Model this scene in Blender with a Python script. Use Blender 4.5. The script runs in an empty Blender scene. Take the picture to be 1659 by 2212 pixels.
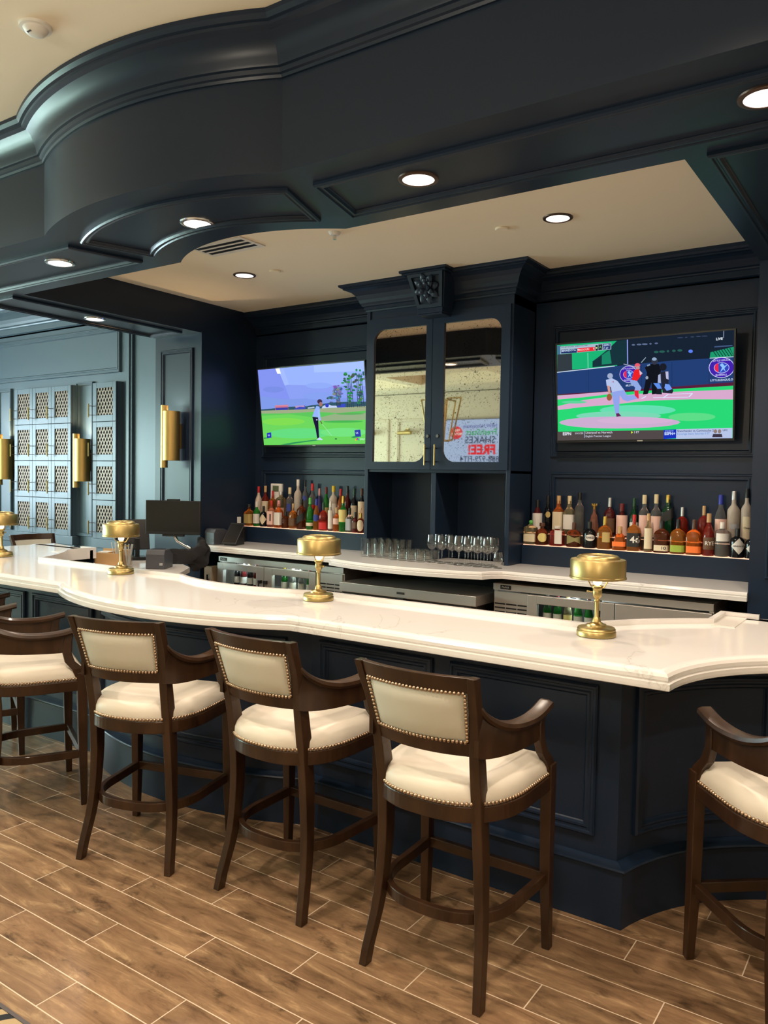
import bpy, bmesh, math, random
from math import sin, cos, pi, radians, sqrt, atan2
from mathutils import Vector, Matrix
random.seed(7)
SC = bpy.context.scene
COL = SC.collection

# ------------------------------------------------------------------ camera, light, exposure
XC = -3.335                       # axis of symmetry of the bar
cam_d = bpy.data.cameras.new('camera'); cam = bpy.data.objects.new('camera', cam_d); COL.objects.link(cam)
SC.camera = cam
_yaw, _pitch, _roll, _F = .599614, -.041963, .017279, 1716.1
_f = Vector((-sin(_yaw)*cos(_pitch), cos(_yaw)*cos(_pitch), sin(_pitch)))
_r = Vector((cos(_yaw), sin(_yaw), 0)); _u = _r.cross(_f)
_r2 = _r*cos(_roll)+_u*sin(_roll); _u2 = -_r*sin(_roll)+_u*cos(_roll)
cam.matrix_world = Matrix(((_r2.x, _u2.x, -_f.x, 0), (_r2.y, _u2.y, -_f.y, 0), (_r2.z, _u2.z, -_f.z, 1.72), (0, 0, 0, 1)))
cam_d.sensor_fit = 'VERTICAL'; cam_d.sensor_height = 36; cam_d.lens = _F/2212*36
cam_d.clip_start = .02; cam_d.clip_end = 200

SC.view_settings.view_transform = 'Standard'; SC.view_settings.look = 'None'
SC.view_settings.gamma = 1; SC.view_settings.exposure = 0.0; SC.view_settings.use_curve_mapping = False
try:
    SC.cycles.use_denoising = True; SC.cycles.max_bounces = 10; SC.cycles.transparent_max_bounces = 16
    SC.cycles.sample_clamp_indirect = 4.0; SC.cycles.caustics_reflective = False; SC.cycles.caustics_refractive = False
    SC.cycles.blur_glossy = .6
except Exception: pass
world = bpy.data.worlds.new('daylight'); SC.world = world; world.use_nodes = True
wb = world.node_tree.nodes['Background']; wb.inputs[0].default_value = (.62, .80, .78, 1); wb.inputs[1].default_value = 1.0

def light(kind, loc, power, col, size=.05, name='lamp_light', rot=(0, 0, 0), sy=None, angle=None, blend=.5, spread=None, parent=None):
    d = bpy.data.lights.new(name, kind); d.energy = power; d.color = col
    o = bpy.data.objects.new(name, d); COL.objects.link(o); o.location = loc; o.rotation_euler = rot
    if kind == 'AREA':
        d.size = size
        if sy: d.shape = 'RECTANGLE'; d.size_y = sy
        if spread: d.spread = spread
    else: d.shadow_soft_size = size
    if kind == 'SPOT': d.spot_size = angle or radians(120); d.spot_blend = blend
    if parent: o.parent = parent
    return o
WARM = (1.0, .83, .67)
DAY = (.60, .86, 1.0)
# daylight through the three tall windows of the west wall
for wy, wc in ((-1.2, (.64, .92, .82)), (1.0, (.66, .91, .86)), (3.2, (.72, .87, 1.0))):
    light('AREA', (-12.25, wy, 1.9), 520, wc, 1.7, 'window_daylight', (0, -pi/2, 0), 2.6)

# ------------------------------------------------------------------ materials
MATS = {}
def P(name, col, rough=.5, metal=0., spec=.5, trans=0., ior=1.45, emit=None, estr=1., coat=0., bump=None, alpha=None):
    if name in MATS: return MATS[name]
    m = bpy.data.materials.new(name); m.use_nodes = True; MATS[name] = m
    b = m.node_tree.nodes['Principled BSDF']
    b.inputs['Base Color'].default_value = (*col, 1); b.inputs['Roughness'].default_value = rough
    b.inputs['Metallic'].default_value = metal; b.inputs['Specular IOR Level'].default_value = spec
    b.inputs['Transmission Weight'].default_value = trans; b.inputs['IOR'].default_value = ior
    b.inputs['Coat Weight'].default_value = coat; b.inputs['Coat Roughness'].default_value = .08
    if emit: b.inputs['Emission Color'].default_value = (*emit, 1); b.inputs['Emission Strength'].default_value = estr
    if bump:
        n = m.node_tree.nodes; l = m.node_tree.links
        t = n.new('ShaderNodeTexNoise'); t.inputs['Scale'].default_value = bump[0]; t.inputs['Detail'].default_value = 4
        c = n.new('ShaderNodeTexCoord'); l.new(c.outputs['Object'], t.inputs['Vector'])
        q = n.new('ShaderNodeBump'); q.inputs['Strength'].default_value = bump[1]; q.inputs['Distance'].default_value = .01
        l.new(t.outputs['Fac'], q.inputs['Height']); l.new(q.outputs['Normal'], b.inputs['Normal'])
    return m
def nodes_of(m): return m.node_tree.nodes, m.node_tree.links, m.node_tree.nodes['Principled BSDF']
def ramp(n, stops):
    r = n.new('ShaderNodeValToRGB'); e = r.color_ramp.elements
    while len(e) > 1: e.remove(e[0])
    e[0].position = stops[0][0]; e[0].color = (*stops[0][1], 1)
    for p, c in stops[1:]:
        k = e.new(p); k.color = (*c, 1)
    return r
def math_node(n, l, op, a, b=None, c=None):
    q = n.new('ShaderNodeMath'); q.operation = op
    for i, v in enumerate((a, b, c)):
        if v is None: continue
        if isinstance(v, (int, float)): q.inputs[i].default_value = v
        else: l.new(v, q.inputs[i])
    return q.outputs[0]

NAVY = P('navy_paint', (.010, .020, .041), .33, spec=.34, bump=(9, .015))
NAVY_DAYLIT = P('daylit_navy_paint', (.066, .108, .142), .36, spec=.5, bump=(9, .015))  # navy paint lightened, strong daylight put into the colour
CREAM = P('cream_ceiling_paint', (.90, .80, .64), .75, spec=.2)
CREAMW = P('cream_wall_paint', (.68, .61, .51), .5, spec=.3)
STEEL = P('stainless_steel', (.62, .58, .54), .42, metal=.85)
DSTEEL = P('dark_steel', (.16, .15, .14), .35, metal=1)
BRASS = P('brushed_brass', (.45, .34, .14), .36, metal=1)
BRASSD = P('satin_brass', (.50, .34, .12), .42, metal=1)
BLACK = P('black_plastic', (.012, .012, .013), .35)
VOID = P('shade_black', (.008, .008, .009), .8)  # near-black stands in for shade in hollows and under counters
WHITEP = P('white_plastic', (.75, .73, .68), .45)
CHROME = P('chrome', (.75, .75, .76), .12, metal=1)
VINYL = P('ivory_vinyl', (.70, .64, .54), .42, spec=.4, bump=(60, .03))
VINYLB = P('sage_ivory_vinyl', (.62, .60, .51), .42, spec=.4, bump=(60, .03))
NAIL = P('antique_brass_nails', (.50, .36, .25), .3, metal=1)
FABRIC = P('black_fabric', (.012, .011, .012), .85)
TAN = P('light_wood_box', (.55, .33, .15), .5)
GREY = P('dark_grey_plastic', (.055, .055, .065), .4)
BULB = P('glowing_bulb', (1, .8, .5), .5, emit=(1, .62, .28), estr=9)
LENS = P('downlight_lens', (.9, .85, .8), .5, emit=(1, .87, .78), estr=2.2)
CONE = P('downlight_reflector', (.8, .75, .7), .2, metal=1)
RING = P('downlight_bronze_ring', (.10, .06, .045), .35, metal=.6)

def wood():
    m = P('dark_walnut', (.06, .022, .01), .30, spec=.4, coat=.12); n, l, b = nodes_of(m)
    c = n.new('ShaderNodeTexCoord'); mp = n.new('ShaderNodeMapping'); mp.inputs['Scale'].default_value = (5, 5, 1.2)
    t = n.new('ShaderNodeTexNoise'); t.inputs['Scale'].default_value = 3; t.inputs['Detail'].default_value = 6; t.inputs['Distortion'].default_value = .6
    r = ramp(n, [(.3, (.022, .0095, .004)), (.55, (.036, .016, .007)), (.8, (.056, .026, .011))])
    l.new(c.outputs['Object'], mp.inputs[0]); l.new(mp.outputs[0], t.inputs['Vector']); l.new(t.outputs['Fac'], r.inputs[0]); l.new(r.outputs[0], b.inputs['Base Color'])
    return m
WOOD = wood()
def stone():
    m = P('white_quartz', (.80, .74, .66), .10, spec=.55); n, l, b = nodes_of(m)
    c = n.new('ShaderNodeTexCoord')
    w = n.new('ShaderNodeTexNoise'); w.inputs['Scale'].default_value = 1.1; w.inputs['Detail'].default_value = 8; w.inputs['Distortion'].default_value = 1.6
    l.new(c.outputs['Object'], w.inputs['Vector'])
    d = math_node(n, l, 'ABSOLUTE', math_node(n, l, 'SUBTRACT', w.outputs['Fac'], .5))
    r = ramp(n, [(.0, (.58, .55, .53)), (.004, (.71, .68, .65)), (.015, (.74, .71, .68)), (1, (.74, .71, .68))])
    g = n.new('ShaderNodeTexNoise'); g.inputs['Scale'].default_value = .9; g.inputs['Detail'].default_value = 2
    l.new(c.outputs['Object'], g.inputs['Vector'])
    gate = math_node(n, l, 'MULTIPLY', math_node(n, l, 'GREATER_THAN', g.outputs['Fac'], .57), 1.0)
    l.new(d, r.inputs[0])
    mx = n.new('ShaderNodeMix'); mx.data_type = 'RGBA'; mx.inputs[6].default_value = (.74, .71, .68, 1)
    l.new(gate, mx.inputs[0]); l.new(r.outputs[0], mx.inputs[7]); l.new(mx.outputs[2], b.inputs['Base Color'])
    return m
STONE = stone()
def floor_mat():
    m = P('wood_look_plank_tile', (.3, .18, .09), .30, spec=.45); n, l, b = nodes_of(m)
    geo = n.new('ShaderNodeNewGeometry'); s = n.new('ShaderNodeSeparateXYZ'); l.new(geo.outputs['Position'], s.inputs[0])
    X, Y = s.outputs[0], s.outputs[1]
    v = math_node(n, l, 'DIVIDE', math_node(n, l, 'SUBTRACT', Y, 1.44), .1525)
    row = math_node(n, l, 'FLOOR', v); fv = math_node(n, l, 'FRACT', v)
    u = math_node(n, l, 'SUBTRACT', math_node(n, l, 'DIVIDE', X, .92), math_node(n, l, 'ADD', math_node(n, l, 'MULTIPLY', row, .4), .486))
    colm = math_node(n, l, 'FLOOR', u); fu = math_node(n, l, 'FRACT', u)
    ev = math_node(n, l, 'MULTIPLY', math_node(n, l, 'MINIMUM', fv, math_node(n, l, 'SUBTRACT', 1, fv)), .1525)
    eu = math_node(n, l, 'MULTIPLY', math_node(n, l, 'MINIMUM', fu, math_node(n, l, 'SUBTRACT', 1, fu)), .92)
    gr = math_node(n, l, 'LESS_THAN', math_node(n, l, 'MINIMUM', ev, eu), .0021)
    cmb = n.new('ShaderNodeCombineXYZ'); l.new(colm, cmb.inputs[0]); l.new(row, cmb.inputs[1])
    wn = n.new('ShaderNodeTexWhiteNoise'); wn.noise_dimensions = '3D'; l.new(cmb.outputs[0], wn.inputs['Vector'])
    # grain coordinates shifted per plank
    off = n.new('ShaderNodeVectorMath'); off.operation = 'SCALE'; l.new(wn.outputs['Color'], off.inputs[0]); off.inputs[3].default_value = 17
    add = n.new('ShaderNodeVectorMath'); l.new(geo.outputs['Position'], add.inputs[0]); l.new(off.outputs[0], add.inputs[1])
    mp = n.new('ShaderNodeMapping'); mp.inputs['Scale'].default_value = (1.5, 8, 1); l.new(add.outputs[0], mp.inputs[0])
    t1 = n.new('ShaderNodeTexNoise'); t1.inputs['Scale'].default_value = 2.1; t1.inputs['Detail'].default_value = 10; t1.inputs['Roughness'].default_value = .70; t1.inputs['Distortion'].default_value = .7
    l.new(mp.outputs[0], t1.inputs['Vector'])
    mp2 = n.new('ShaderNodeMapping'); mp2.inputs['Scale'].default_value = (3, 5, 1); l.new(add.outputs[0], mp2.inputs[0])
    t2 = n.new('ShaderNodeTexNoise'); t2.inputs['Scale'].default_value = 2.6; t2.inputs['Detail'].default_value = 8; t2.inputs['Roughness'].default_value = .65; t2.inputs['Distortion'].default_value = .4
    l.new(mp2.outputs[0], t2.inputs['Vector'])
    r1 = ramp(n, [(.28, (.105, .058, .030)), (.44, (.225, .130, .070)), (.58, (.32, .195, .105)), (.72, (.55, .37, .20))])
    l.new(t1.outputs['Fac'], r1.inputs[0])
    r2 = ramp(n, [(.30, (.22, .22, .21)), (.43, (.80, .80, .80)), (.6, (1, 1, 1))]); l.new(t2.outputs['Fac'], r2.inputs[0])
    mul = n.new('ShaderNodeMix'); mul.data_type = 'RGBA'; mul.blend_type = 'MULTIPLY'; mul.inputs[0].default_value = .85
    l.new(r1.outputs[0], mul.inputs[6]); l.new(r2.outputs[0], mul.inputs[7])
    br = math_node(n, l, 'ADD', math_node(n, l, 'MULTIPLY', wn.outputs['Value'], .35), .82)
    mul2 = n.new('ShaderNodeVectorMath'); mul2.operation = 'SCALE'; l.new(mul.outputs[2], mul2.inputs[0]); l.new(br, mul2.inputs[3])
    fin = n.new('ShaderNodeMix'); fin.data_type = 'RGBA'; l.new(gr, fin.inputs[0]); l.new(mul2.outputs[0], fin.inputs[6]); fin.inputs[7].default_value = (.66, .52, .38, 1)
    l.new(fin.outputs[2], b.inputs['Base Color'])
    l.new(math_node(n, l, 'ADD', math_node(n, l, 'MULTIPLY', gr, .4), .30), b.inputs['Roughness'])
    bp = n.new('ShaderNodeBump'); bp.inputs['Strength'].default_value = .12; bp.inputs['Distance'].default_value = .004
    l.new(math_node(n, l, 'SUBTRACT', t1.outputs['Fac'], gr), bp.inputs['Height']); l.new(bp.outputs[0], b.inputs['Normal'])
    return m
FLOORM = floor_mat()
def carpet_mat():
    m = P('patterned_carpet', (.03, .03, .03), .95); n, l, b = nodes_of(m)
    c = n.new('ShaderNodeTexCoord'); w = n.new('ShaderNodeTexWave'); w.inputs['Scale'].default_value = 5; w.inputs['Distortion'].default_value = 6; w.inputs['Detail'].default_value = 1
    mp = n.new('ShaderNodeMapping'); mp.inputs['Rotation'].default_value = (0, 0, .9)
    l.new(c.outputs['Object'], mp.inputs[0]); l.new(mp.outputs[0], w.inputs[0]); r = ramp(n, [(.45, (.015, .016, .02)), (.55, (.42, .31, .17))]); l.new(w.outputs['Fac'], r.inputs[0]); l.new(r.outputs[0], b.inputs['Base Color'])
    return m
CARPET = carpet_mat()
def mirror_mat():
    m = P('antiqued_mirror', (.80, .74, .58), .03, metal=1); n, l, b = nodes_of(m)
    c = n.new('ShaderNodeTexCoord'); t = n.new('ShaderNodeTexNoise'); t.inputs['Scale'].default_value = 75; t.inputs['Detail'].default_value = 3; t.inputs['Distortion'].default_value = 1.2
    t2 = n.new('ShaderNodeTexNoise'); t2.inputs['Scale'].default_value = 6
    l.new(c.outputs['Object'], t.inputs['Vector']); l.new(c.outputs['Object'], t2.inputs['Vector'])
    v = math_node(n, l, 'ADD', t.outputs['Fac'], math_node(n, l, 'MULTIPLY', math_node(n, l, 'SUBTRACT', t2.outputs['Fac'], .5), .25))
    r = ramp(n, [(.60, (.72, .64, .54)), (.66, (.25, .22, .17)), (.72, (.05, .045, .035))]); l.new(v, r.inputs[0]); l.new(r.outputs[0], b.inputs['Base Color'])
    r2 = ramp(n, [(.58, (.02, .02, .02)), (.70, (.08, .08, .08))]); l.new(v, r2.inputs[0]); l.new(r2.outputs[0], b.inputs['Roughness'])
    return m
MIRROR = mirror_mat()
def pane_mat(name, tint=(.93, .96, .95), fac=.5):
    m = bpy.data.materials.new(name); m.use_nodes = True; MATS[name] = m
    n = m.node_tree.nodes; l = m.node_tree.links; n.clear()
    o = n.new('ShaderNodeOutputMaterial'); a = n.new('ShaderNodeBsdfTransparent'); a.inputs[0].default_value = (*tint, 1)
    g = n.new('ShaderNodeBsdfGlossy'); g.inputs['Roughness'].default_value = .02
    x = n.new('ShaderNodeMixShader'); f = n.new('ShaderNodeLayerWeight'); f.inputs[0].default_value = fac
    fp = math_node(n, l, 'ADD', math_node(n, l, 'MULTIPLY', math_node(n, l, 'POWER', f.outputs['Facing'], 3.5), .9), .05)
    l.new(fp, x.inputs[0]); l.new(a.outputs[0], x.inputs[1]); l.new(g.outputs[0], x.inputs[2]); l.new(x.outputs[0], o.inputs[0])
    return m
PANE = pane_mat('clear_pane_glass')
TUMBLER = pane_mat('clear_drinking_glass', (.985, .99, .985))
LATT = P('brass_lattice', (.19, .135, .09), .45, metal=.3)
def E_(name, col, s=1.):   # light-giving screen colours
    return P('screen_'+name, (0, 0, 0), .6, spec=0., emit=col, estr=s*1.12)

# ------------------------------------------------------------------ mesh helpers
class MB:
    def __init__(s): s.v = []; s.f = []; s.mi = []; s.ms = []; s.sm = []
    def mat(s, m):
        if m not in s.ms: s.ms.append(m)
        return s.ms.index(m)
    def add(s, vs, fs, m=None, smooth=False):
        k = len(s.v); s.v += [tuple(p) for p in vs]; i = s.mat(m) if m else 0
        for f in fs: s.f.append(tuple(k+j for j in f)); s.mi.append(i); s.sm.append(smooth)
        return s
    def box(s, x0, x1, y0, y1, z0, z1, m=None, M=None):
        vs = [Vector((x, y, z)) for z in (z0, z1) for y in (y0, y1) for x in (x0, x1)]
        if M: vs = [M @ v for v in vs]
        return s.add(vs, [(0, 2, 3, 1), (4, 5, 7, 6), (0, 1, 5, 4), (1, 3, 7, 5), (3, 2, 6, 7), (2, 0, 4, 6)], m)
    def prism(s, poly, z0, z1, m=None, M=None, smooth=False):
        n = len(poly); vs = [Vector((x, y, z0)) for x, y in poly]+[Vector((x, y, z1)) for x, y in poly]
        if M: vs = [M @ v for v in vs]
        s.add(vs, [tuple(range(n))[::-1], tuple(range(n, 2*n))], m)
        k = len(s.v)-2*n; i = s.mat(m) if m else 0
        for j in range(n): s.f.append((k+j, k+(j+1) % n, k+n+(j+1) % n, k+n+j)); s.mi.append(i); s.sm.append(smooth)
        return s
    def lathe(s, prof, m=None, seg=32, c=(0, 0, 0), sq=0, M=None, a0=0, a1=2*pi, smooth=True, sxy=(1, 1)):
        full = abs(a1-a0-2*pi) < 1e-6; ns = seg if full else seg+1; vs = []
        for r, z in prof:
            for i in range(ns):
                a = a0+(a1-a0)*i/seg; ca, sa = cos(a), sin(a)
                k = 1.
                if sq: k = 1/((abs(ca)**sq+abs(sa)**sq)**(1/sq))
                p = Vector((c[0]+r*k*ca*sxy[0], c[1]+r*k*sa*sxy[1], c[2]+z)); vs.append(M @ p if M else p)
        fs = []
        for j in range(len(prof)-1):
            for i in range(seg):
                i2 = (i+1) % ns if full else i+1
                fs.append((j*ns+i, j*ns+i2, (j+1)*ns+i2, (j+1)*ns+i))
        s.add(vs, fs, m, smooth)
        if full:
            k = len(s.v)-len(vs); i = s.mat(m) if m else 0
            if prof[0][0] > 1e-5: s.f.append(tuple(k+q for q in range(ns))[::-1]); s.mi.append(i); s.sm.append(False)
            if prof[-1][0] > 1e-5: s.f.append(tuple(k+(len(prof)-1)*ns+q for q in range(ns))); s.mi.append(i); s.sm.append(False)
        return s
    def tube(s, pts, r, m=None, seg=8, smooth=True):
        pts = [Vector(p) for p in pts]; n = len(pts); vs = []
        rs = r if isinstance(r, (list, tuple)) else [r]*n; up = None
        for i, p in enumerate(pts):
            t = (pts[min(i+1, n-1)]-pts[max(i-1, 0)]).normalized()
            if up is None: up = Vector((0, 0, 1)) if abs(t.z) < .9 else Vector((1, 0, 0))
            a = t.cross(up).normalized(); b = a.cross(t).normalized(); up = b
            for k in range(seg): q = 2*pi*k/seg; vs.append(p+a*cos(q)*rs[i]+b*sin(q)*rs[i])
        fs = [(i*seg+k, i*seg+(k+1) % seg, (i+1)*seg+(k+1) % seg, (i+1)*seg+k) for i in range(n-1) for k in range(seg)]
        fs += [tuple(range(seg))[::-1], tuple((n-1)*seg+k for k in range(seg))]
        return s.add(vs, fs, m, smooth)
    def rail(s, pts, secs, m=None, smooth=False, closed=False):
        """loft rectangular/other sections: secs[i] = list of 3D points"""
        n = len(secs[0]); vs = [p for q in secs for p in q]; fs = []
        L = len(secs)
        for i in range(L if closed else L-1):
            j = (i+1) % L
            for k in range(n): fs.append((i*n+k, i*n+(k+1) % n, j*n+(k+1) % n, j*n+k))
        if not closed: fs += [tuple(range(n))[::-1], tuple((L-1)*n+k for k in range(n))]
        return s.add(vs, fs, m, smooth)
    def sphere(s, c, r, m=None, seg=8, rings=5, half=False, sc=(1, 1, 1)):
        prof = []
        for j in range(rings+1):
            a = -pi/2+pi*j/rings; prof.append((max(r*cos(a), 1e-6), r*sin(a)))
        M = Matrix.Translation(c) @ Matrix.Diagonal((*sc, 1))
        return s.lathe(prof, m, seg, M=M)
    def build(s, name, mat=None, parent=None, loc=None, rot=None, bevel=0, seg=2, smooth=False, sharp=38):
        me = bpy.data.meshes.new(name); me.from_pydata(s.v, [], s.f)
        for m in (s.ms or [mat]): me.materials.append(m)
        me.polygons.foreach_set('material_index', s.mi); me.polygons.foreach_set('use_smooth', [smooth or q for q in s.sm])
        me.update()
        if any(s.sm) or smooth: me.set_sharp_from_angle(angle=radians(sharp))
        bm = bmesh.new(); bm.from_mesh(me); bmesh.ops.recalc_face_normals(bm, faces=bm.faces); bm.to_mesh(me); bm.free()
        o = bpy.data.objects.new(name, me); COL.objects.link(o)
        if parent: o.parent = parent
        if loc: o.location = loc
        if rot: o.rotation_euler = rot
        if bevel:
            b = o.modifiers.new('bevel', 'BEVEL'); b.width = bevel; b.segments = seg; b.limit_method = 'ANGLE'; b.angle_limit = radians(35)
        return o
def tag(o, label, cat, group=None, kind=None):
    if label: o['label'] = label
    if cat: o['category'] = cat
    if group: o['group'] = group
    if kind: o['kind'] = kind
    return o
def struct(o): o['kind'] = 'structure'; return o
def empty(name, loc, rz=0, label=None, cat=None, group=None):
    o = bpy.data.objects.new(name, None); COL.objects.link(o); o.location = loc; o.rotation_euler = (0, 0, rz)
    o.empty_display_size = .05
    tag(o, label, cat, group); return o
def copy_tree(o, parent=None):
    c = o.copy(); COL.objects.link(c); c.parent = parent
    for ch in o.children: copy_tree(ch, c)
    return c
def offset(pts, d, closed=False):
    """mitred offset to the LEFT of the travel direction"""
    n = len(pts); out = []
    for i in range(n):
        a = pts[i-1] if (i > 0 or closed) else None; b = pts[i]; c = pts[(i+1) % n] if (i < n-1 or closed) else None
        ns = []
        for p, q in ((a, b), (b, c)):
            if p is None or q is None: continue
            dx, dy = q[0]-p[0], q[1]-p[1]; L = math.hypot(dx, dy)
            if L > 1e-9: ns.append((-dy/L, dx/L))
        if len(ns) == 1: nx, ny = ns[0]; k = 1
        else:
            nx, ny = ns[0][0]+ns[1][0], ns[0][1]+ns[1][1]; L = math.hypot(nx, ny); nx /= L; ny /= L
            k = 1/max(.3, nx*ns[0][0]+ny*ns[0][1])
        out.append((b[0]+nx*d*k, b[1]+ny*d*k))
    return out
def sweep(mb, path, prof, m=None, closed=False, fn=None, cap=True, smooth=False):
    """prof: list of (offset, height); fn maps (u,v,h) to 3D"""
    fn = fn or (lambda u, v, h: (u, v, h)); n = len(path); rows = [offset(path, o, closed) for o, h in prof]; vs = []
    for (o, h), r in zip(prof, rows): vs += [fn(p[0], p[1], h) for p in r]
    fs = []
    for j in range(len(prof)-1):
        for i in range(n if closed else n-1):
            i2 = (i+1) % n; fs.append((j*n+i, j*n+i2, (j+1)*n+i2, (j+1)*n+i))
    if cap and not closed: fs += [tuple(j*n for j in range(len(prof))), tuple(j*n+n-1 for j in range(len(prof)))[::-1]]
    return mb.add(vs, fs, m, smooth)
def arc(cx, cy, r, a0, a1, n):
    return [(cx+r*cos(radians(a0+(a1-a0)*i/n)), cy+r*sin(radians(a0+(a1-a0)*i/n))) for i in range(n+1)]
def rrect(u0, u1, v0, v1, n=1, corners=None):
    """closed CCW rectangle; n subdivisions along u; corners: radii (bl,br,tr,tl)"""
    if corners:
        p = []
        for (cx, cy, a, r) in ((u0, v0, 180, corners[0]), (u1, v0, 270, corners[1]), (u1, v1, 0, corners[2]), (u0, v1, 90, corners[3])):
            if r <= 0: p.append((cx, cy)); continue
            ox = cx+(r if cx == u0 else -r); oy = cy+(r if cy == v0 else -r)
            p += arc(ox, oy, r, a, a+90, 8)
        return p
    return [(u0+(u1-u0)*i/n, v0) for i in range(n)]+[(u1, v0)]+[(u1-(u1-u0)*i/n, v1) for i in range(n)]+[(u0, v1)]
# picture-frame moulding: ring in a plane
MOULD = [(0, 0), (0, .012), (.006, .020), (.014, .020), (.018, .013), (.026, .013), (.032, .017), (.040, .017), (.046, .006), (.05, .002), (.05, 0)]
def mould(name, poly, fn, mat, parent, scale=1., depth=1., kind=None):
    mb = MB(); sweep(mb, poly, [(o*scale, h*depth) for o, h in MOULD], closed=True, fn=fn)
    o = mb.build(name, mat, parent)
    if kind: o['kind'] = kind
    return o

# ------------------------------------------------------------------ room shell
Zs, Zc, Zm = 3.078, 3.37, 3.71          # soffit underside, coffer ceiling, main ceiling
XL, XR = -5.76, -.893                   # inner faces of the two wings
XLo, XRo = -6.42, -.25                  # outer faces
struct(MB().box(-12.1, 4.1, 1.378, 6.3, -.1, 0, FLOORM).build('floor'))
struct(MB().box(-12.1, 4.1, -2.6, 1.372, -.1, .002, CARPET).build('floor_carpet'))
struct(MB().box(-12.1, 4.1, 1.368, 1.381, -.02, .004, P('carpet_edge_strip', (.12, .10, .10), .4, metal=.5)).build('trim_floor_edge'))
struct(MB().box(-12.1, 4.1, -2.6, 6.3, Zm, Zm+.1, CREAM).build('ceiling'))
# back wall of the bar bay with frieze and panel mouldings
wb_ = struct(MB().box(XL-.02, XR+.02, 6.05, 6.15, 0, 3.45, NAVY).build('wall_back'))
fy = lambda y: (lambda u, v, h: (u, y-h, v))
for nm, (x0, x1, z0, z1) in (('a', (-2.515, -1.0, 1.915, 2.955)), ('b', (-2.515, -1.0, 1.25, 1.795)), ('c', (-5.665, -4.15, 1.915, 2.955)), ('d', (-5.665, -4.15, 1.25, 1.795))):
    mould('panel_moulding', rrect(x0, x1, z0, z1), fy(6.05), NAVY, wb_, 1.0)
# cornice of the back bay
CROWN = [(0, 0), (0, .012), (.012, .018), (.02, .018), (.022, .06), (.03, .066), (.034, .075), (.05, .082), (.062, .10), (.082, .125), (.11, .145), (.145, .158), (.165, .160), (.165, .172), (.18, .176), (.19, .19), (.19, .215), (0, .215)]
cr = MB(); sweep(cr, [(XR+.0, 6.05), (XL-.0, 6.05)], [(-0+o*.98, 3.155+h) for o, h in CROWN], NAVY, fn=lambda u, v, h: (u, v, h))
cr_ = cr.build('trim_cornice_back', NAVY); struct(cr_)
# wings
def wing(name, x0, x1, ps, mat):
    w = struct(MB().box(x0, x1, 5.30, 6.15, 0, Zm, mat).build(name))
    return w
wl = wing('wall_left', XLo, XL, 1, NAVY)
wr = wing('wall_right', XR, XRo, 1, NAVY)
mould('panel_moulding', rrect(-6.33, -5.87, 1.15, 2.945), fy(5.30), NAVY, wl, .9)
mould('panel_moulding', rrect(-.80, -.34, 1.15, 2.945), fy(5.30), NAVY, wr, .9)

# soffit
def bow(cx, half, sag, y, n=64):
    R = (half*half+sag*sag)/(2*sag); cy = y-sag+R; a = math.degrees(math.asin(half/R))
    return arc(cx, cy, R, 270-a, 270+a, n)
so_out = [(XLo, 2.70)]+bow(XC, .905, .20, 2.70)+[(XRo, 2.70)]
so_in = [(XL, 3.495)]+bow(XC, .66, .215, 3.495)+[(XR, 3.495)]
mb = MB(); n = len(so_out)
mb.add([(x, y, Zs) for x, y in so_out]+[(x, y, Zs) for x, y in so_in], [(i, i+1, n+i+1, n+i) for i in range(n-1)], NAVY)
mb.add([(x, y, Zs) for x, y in so_out]+[(x, y, Zm) for x, y in so_out], [(i, i+1, n+i+1, n+i) for i in range(n-1)], NAVY, True)
mb.add([(x, y, Zs) for x, y in so_in]+[(x, y, Zc) for x, y in so_in], [(i, i+1, n+i+1, n+i) for i in range(n-1)], NAVY, True)
for x0, x1 in ((XLo, XL), (XR, XRo)):
    y0l = 2.70 if x0 == XLo else 3.495; y0r = 3.495 if x0 == XLo else 2.70
    mb.add([(x0, y0l, Zs), (x1, y0r, Zs), (x1, 5.30, Zs), (x0, 5.30, Zs)], [(0, 1, 2, 3)], NAVY)
mb.add([(XLo, 2.70, Zs), (XLo, 5.3, Zs), (XLo, 5.3, Zm), (XLo, 2.70, Zm)], [(0, 1, 2, 3)], NAVY)
mb.add([(XRo, 2.70, Zs), (XRo, 5.3, Zs), (XRo, 5.3, Zm), (XRo, 2.70, Zm)], [(0, 1, 2, 3)], NAVY)
for x in (XL, XR): mb.add([(x, 3.495, Zs), (x, 5.3, Zs), (x, 5.3, Zc), (x, 3.495, Zc)], [(0, 1, 2, 3)], NAVY)
for x in (XL, XR): mb.add([(x, 3.495, Zs), (x, 6.05, Zs), (x, 6.05, Zc), (x, 3.495, Zc)], [], NAVY)
soff = struct(mb.build('ceiling_soffit', sharp=15))
struct(MB().box(XL-.05, XR+.05, 3.2, 6.15, Zc, Zc+.05, CREAM).build('ceiling_coffer'))
# big crown along the soffit
BIG = [(0, 3.485), (.010, 3.485), (.014, 3.497), (.024, 3.502), (.028, 3.520), (.040, 3.524), (.044, 3.535), (.048, 3.560), (.058, 3.590), (.076, 3.620), (.100, 3.645), (.122, 3.655), (.124, 3.668), (.138, 3.672), (.150, 3.690), (.150, 3.712), (0, 3.712)]
mb = MB(); path = [(XLo, 5.3)]+so_out+[(XRo, 5.3)]
sweep(mb, path, [(-o, h) for o, h in BIG], NAVY, smooth=True)
struct(mb.build('trim_soffit_crown', sharp=19))
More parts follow.
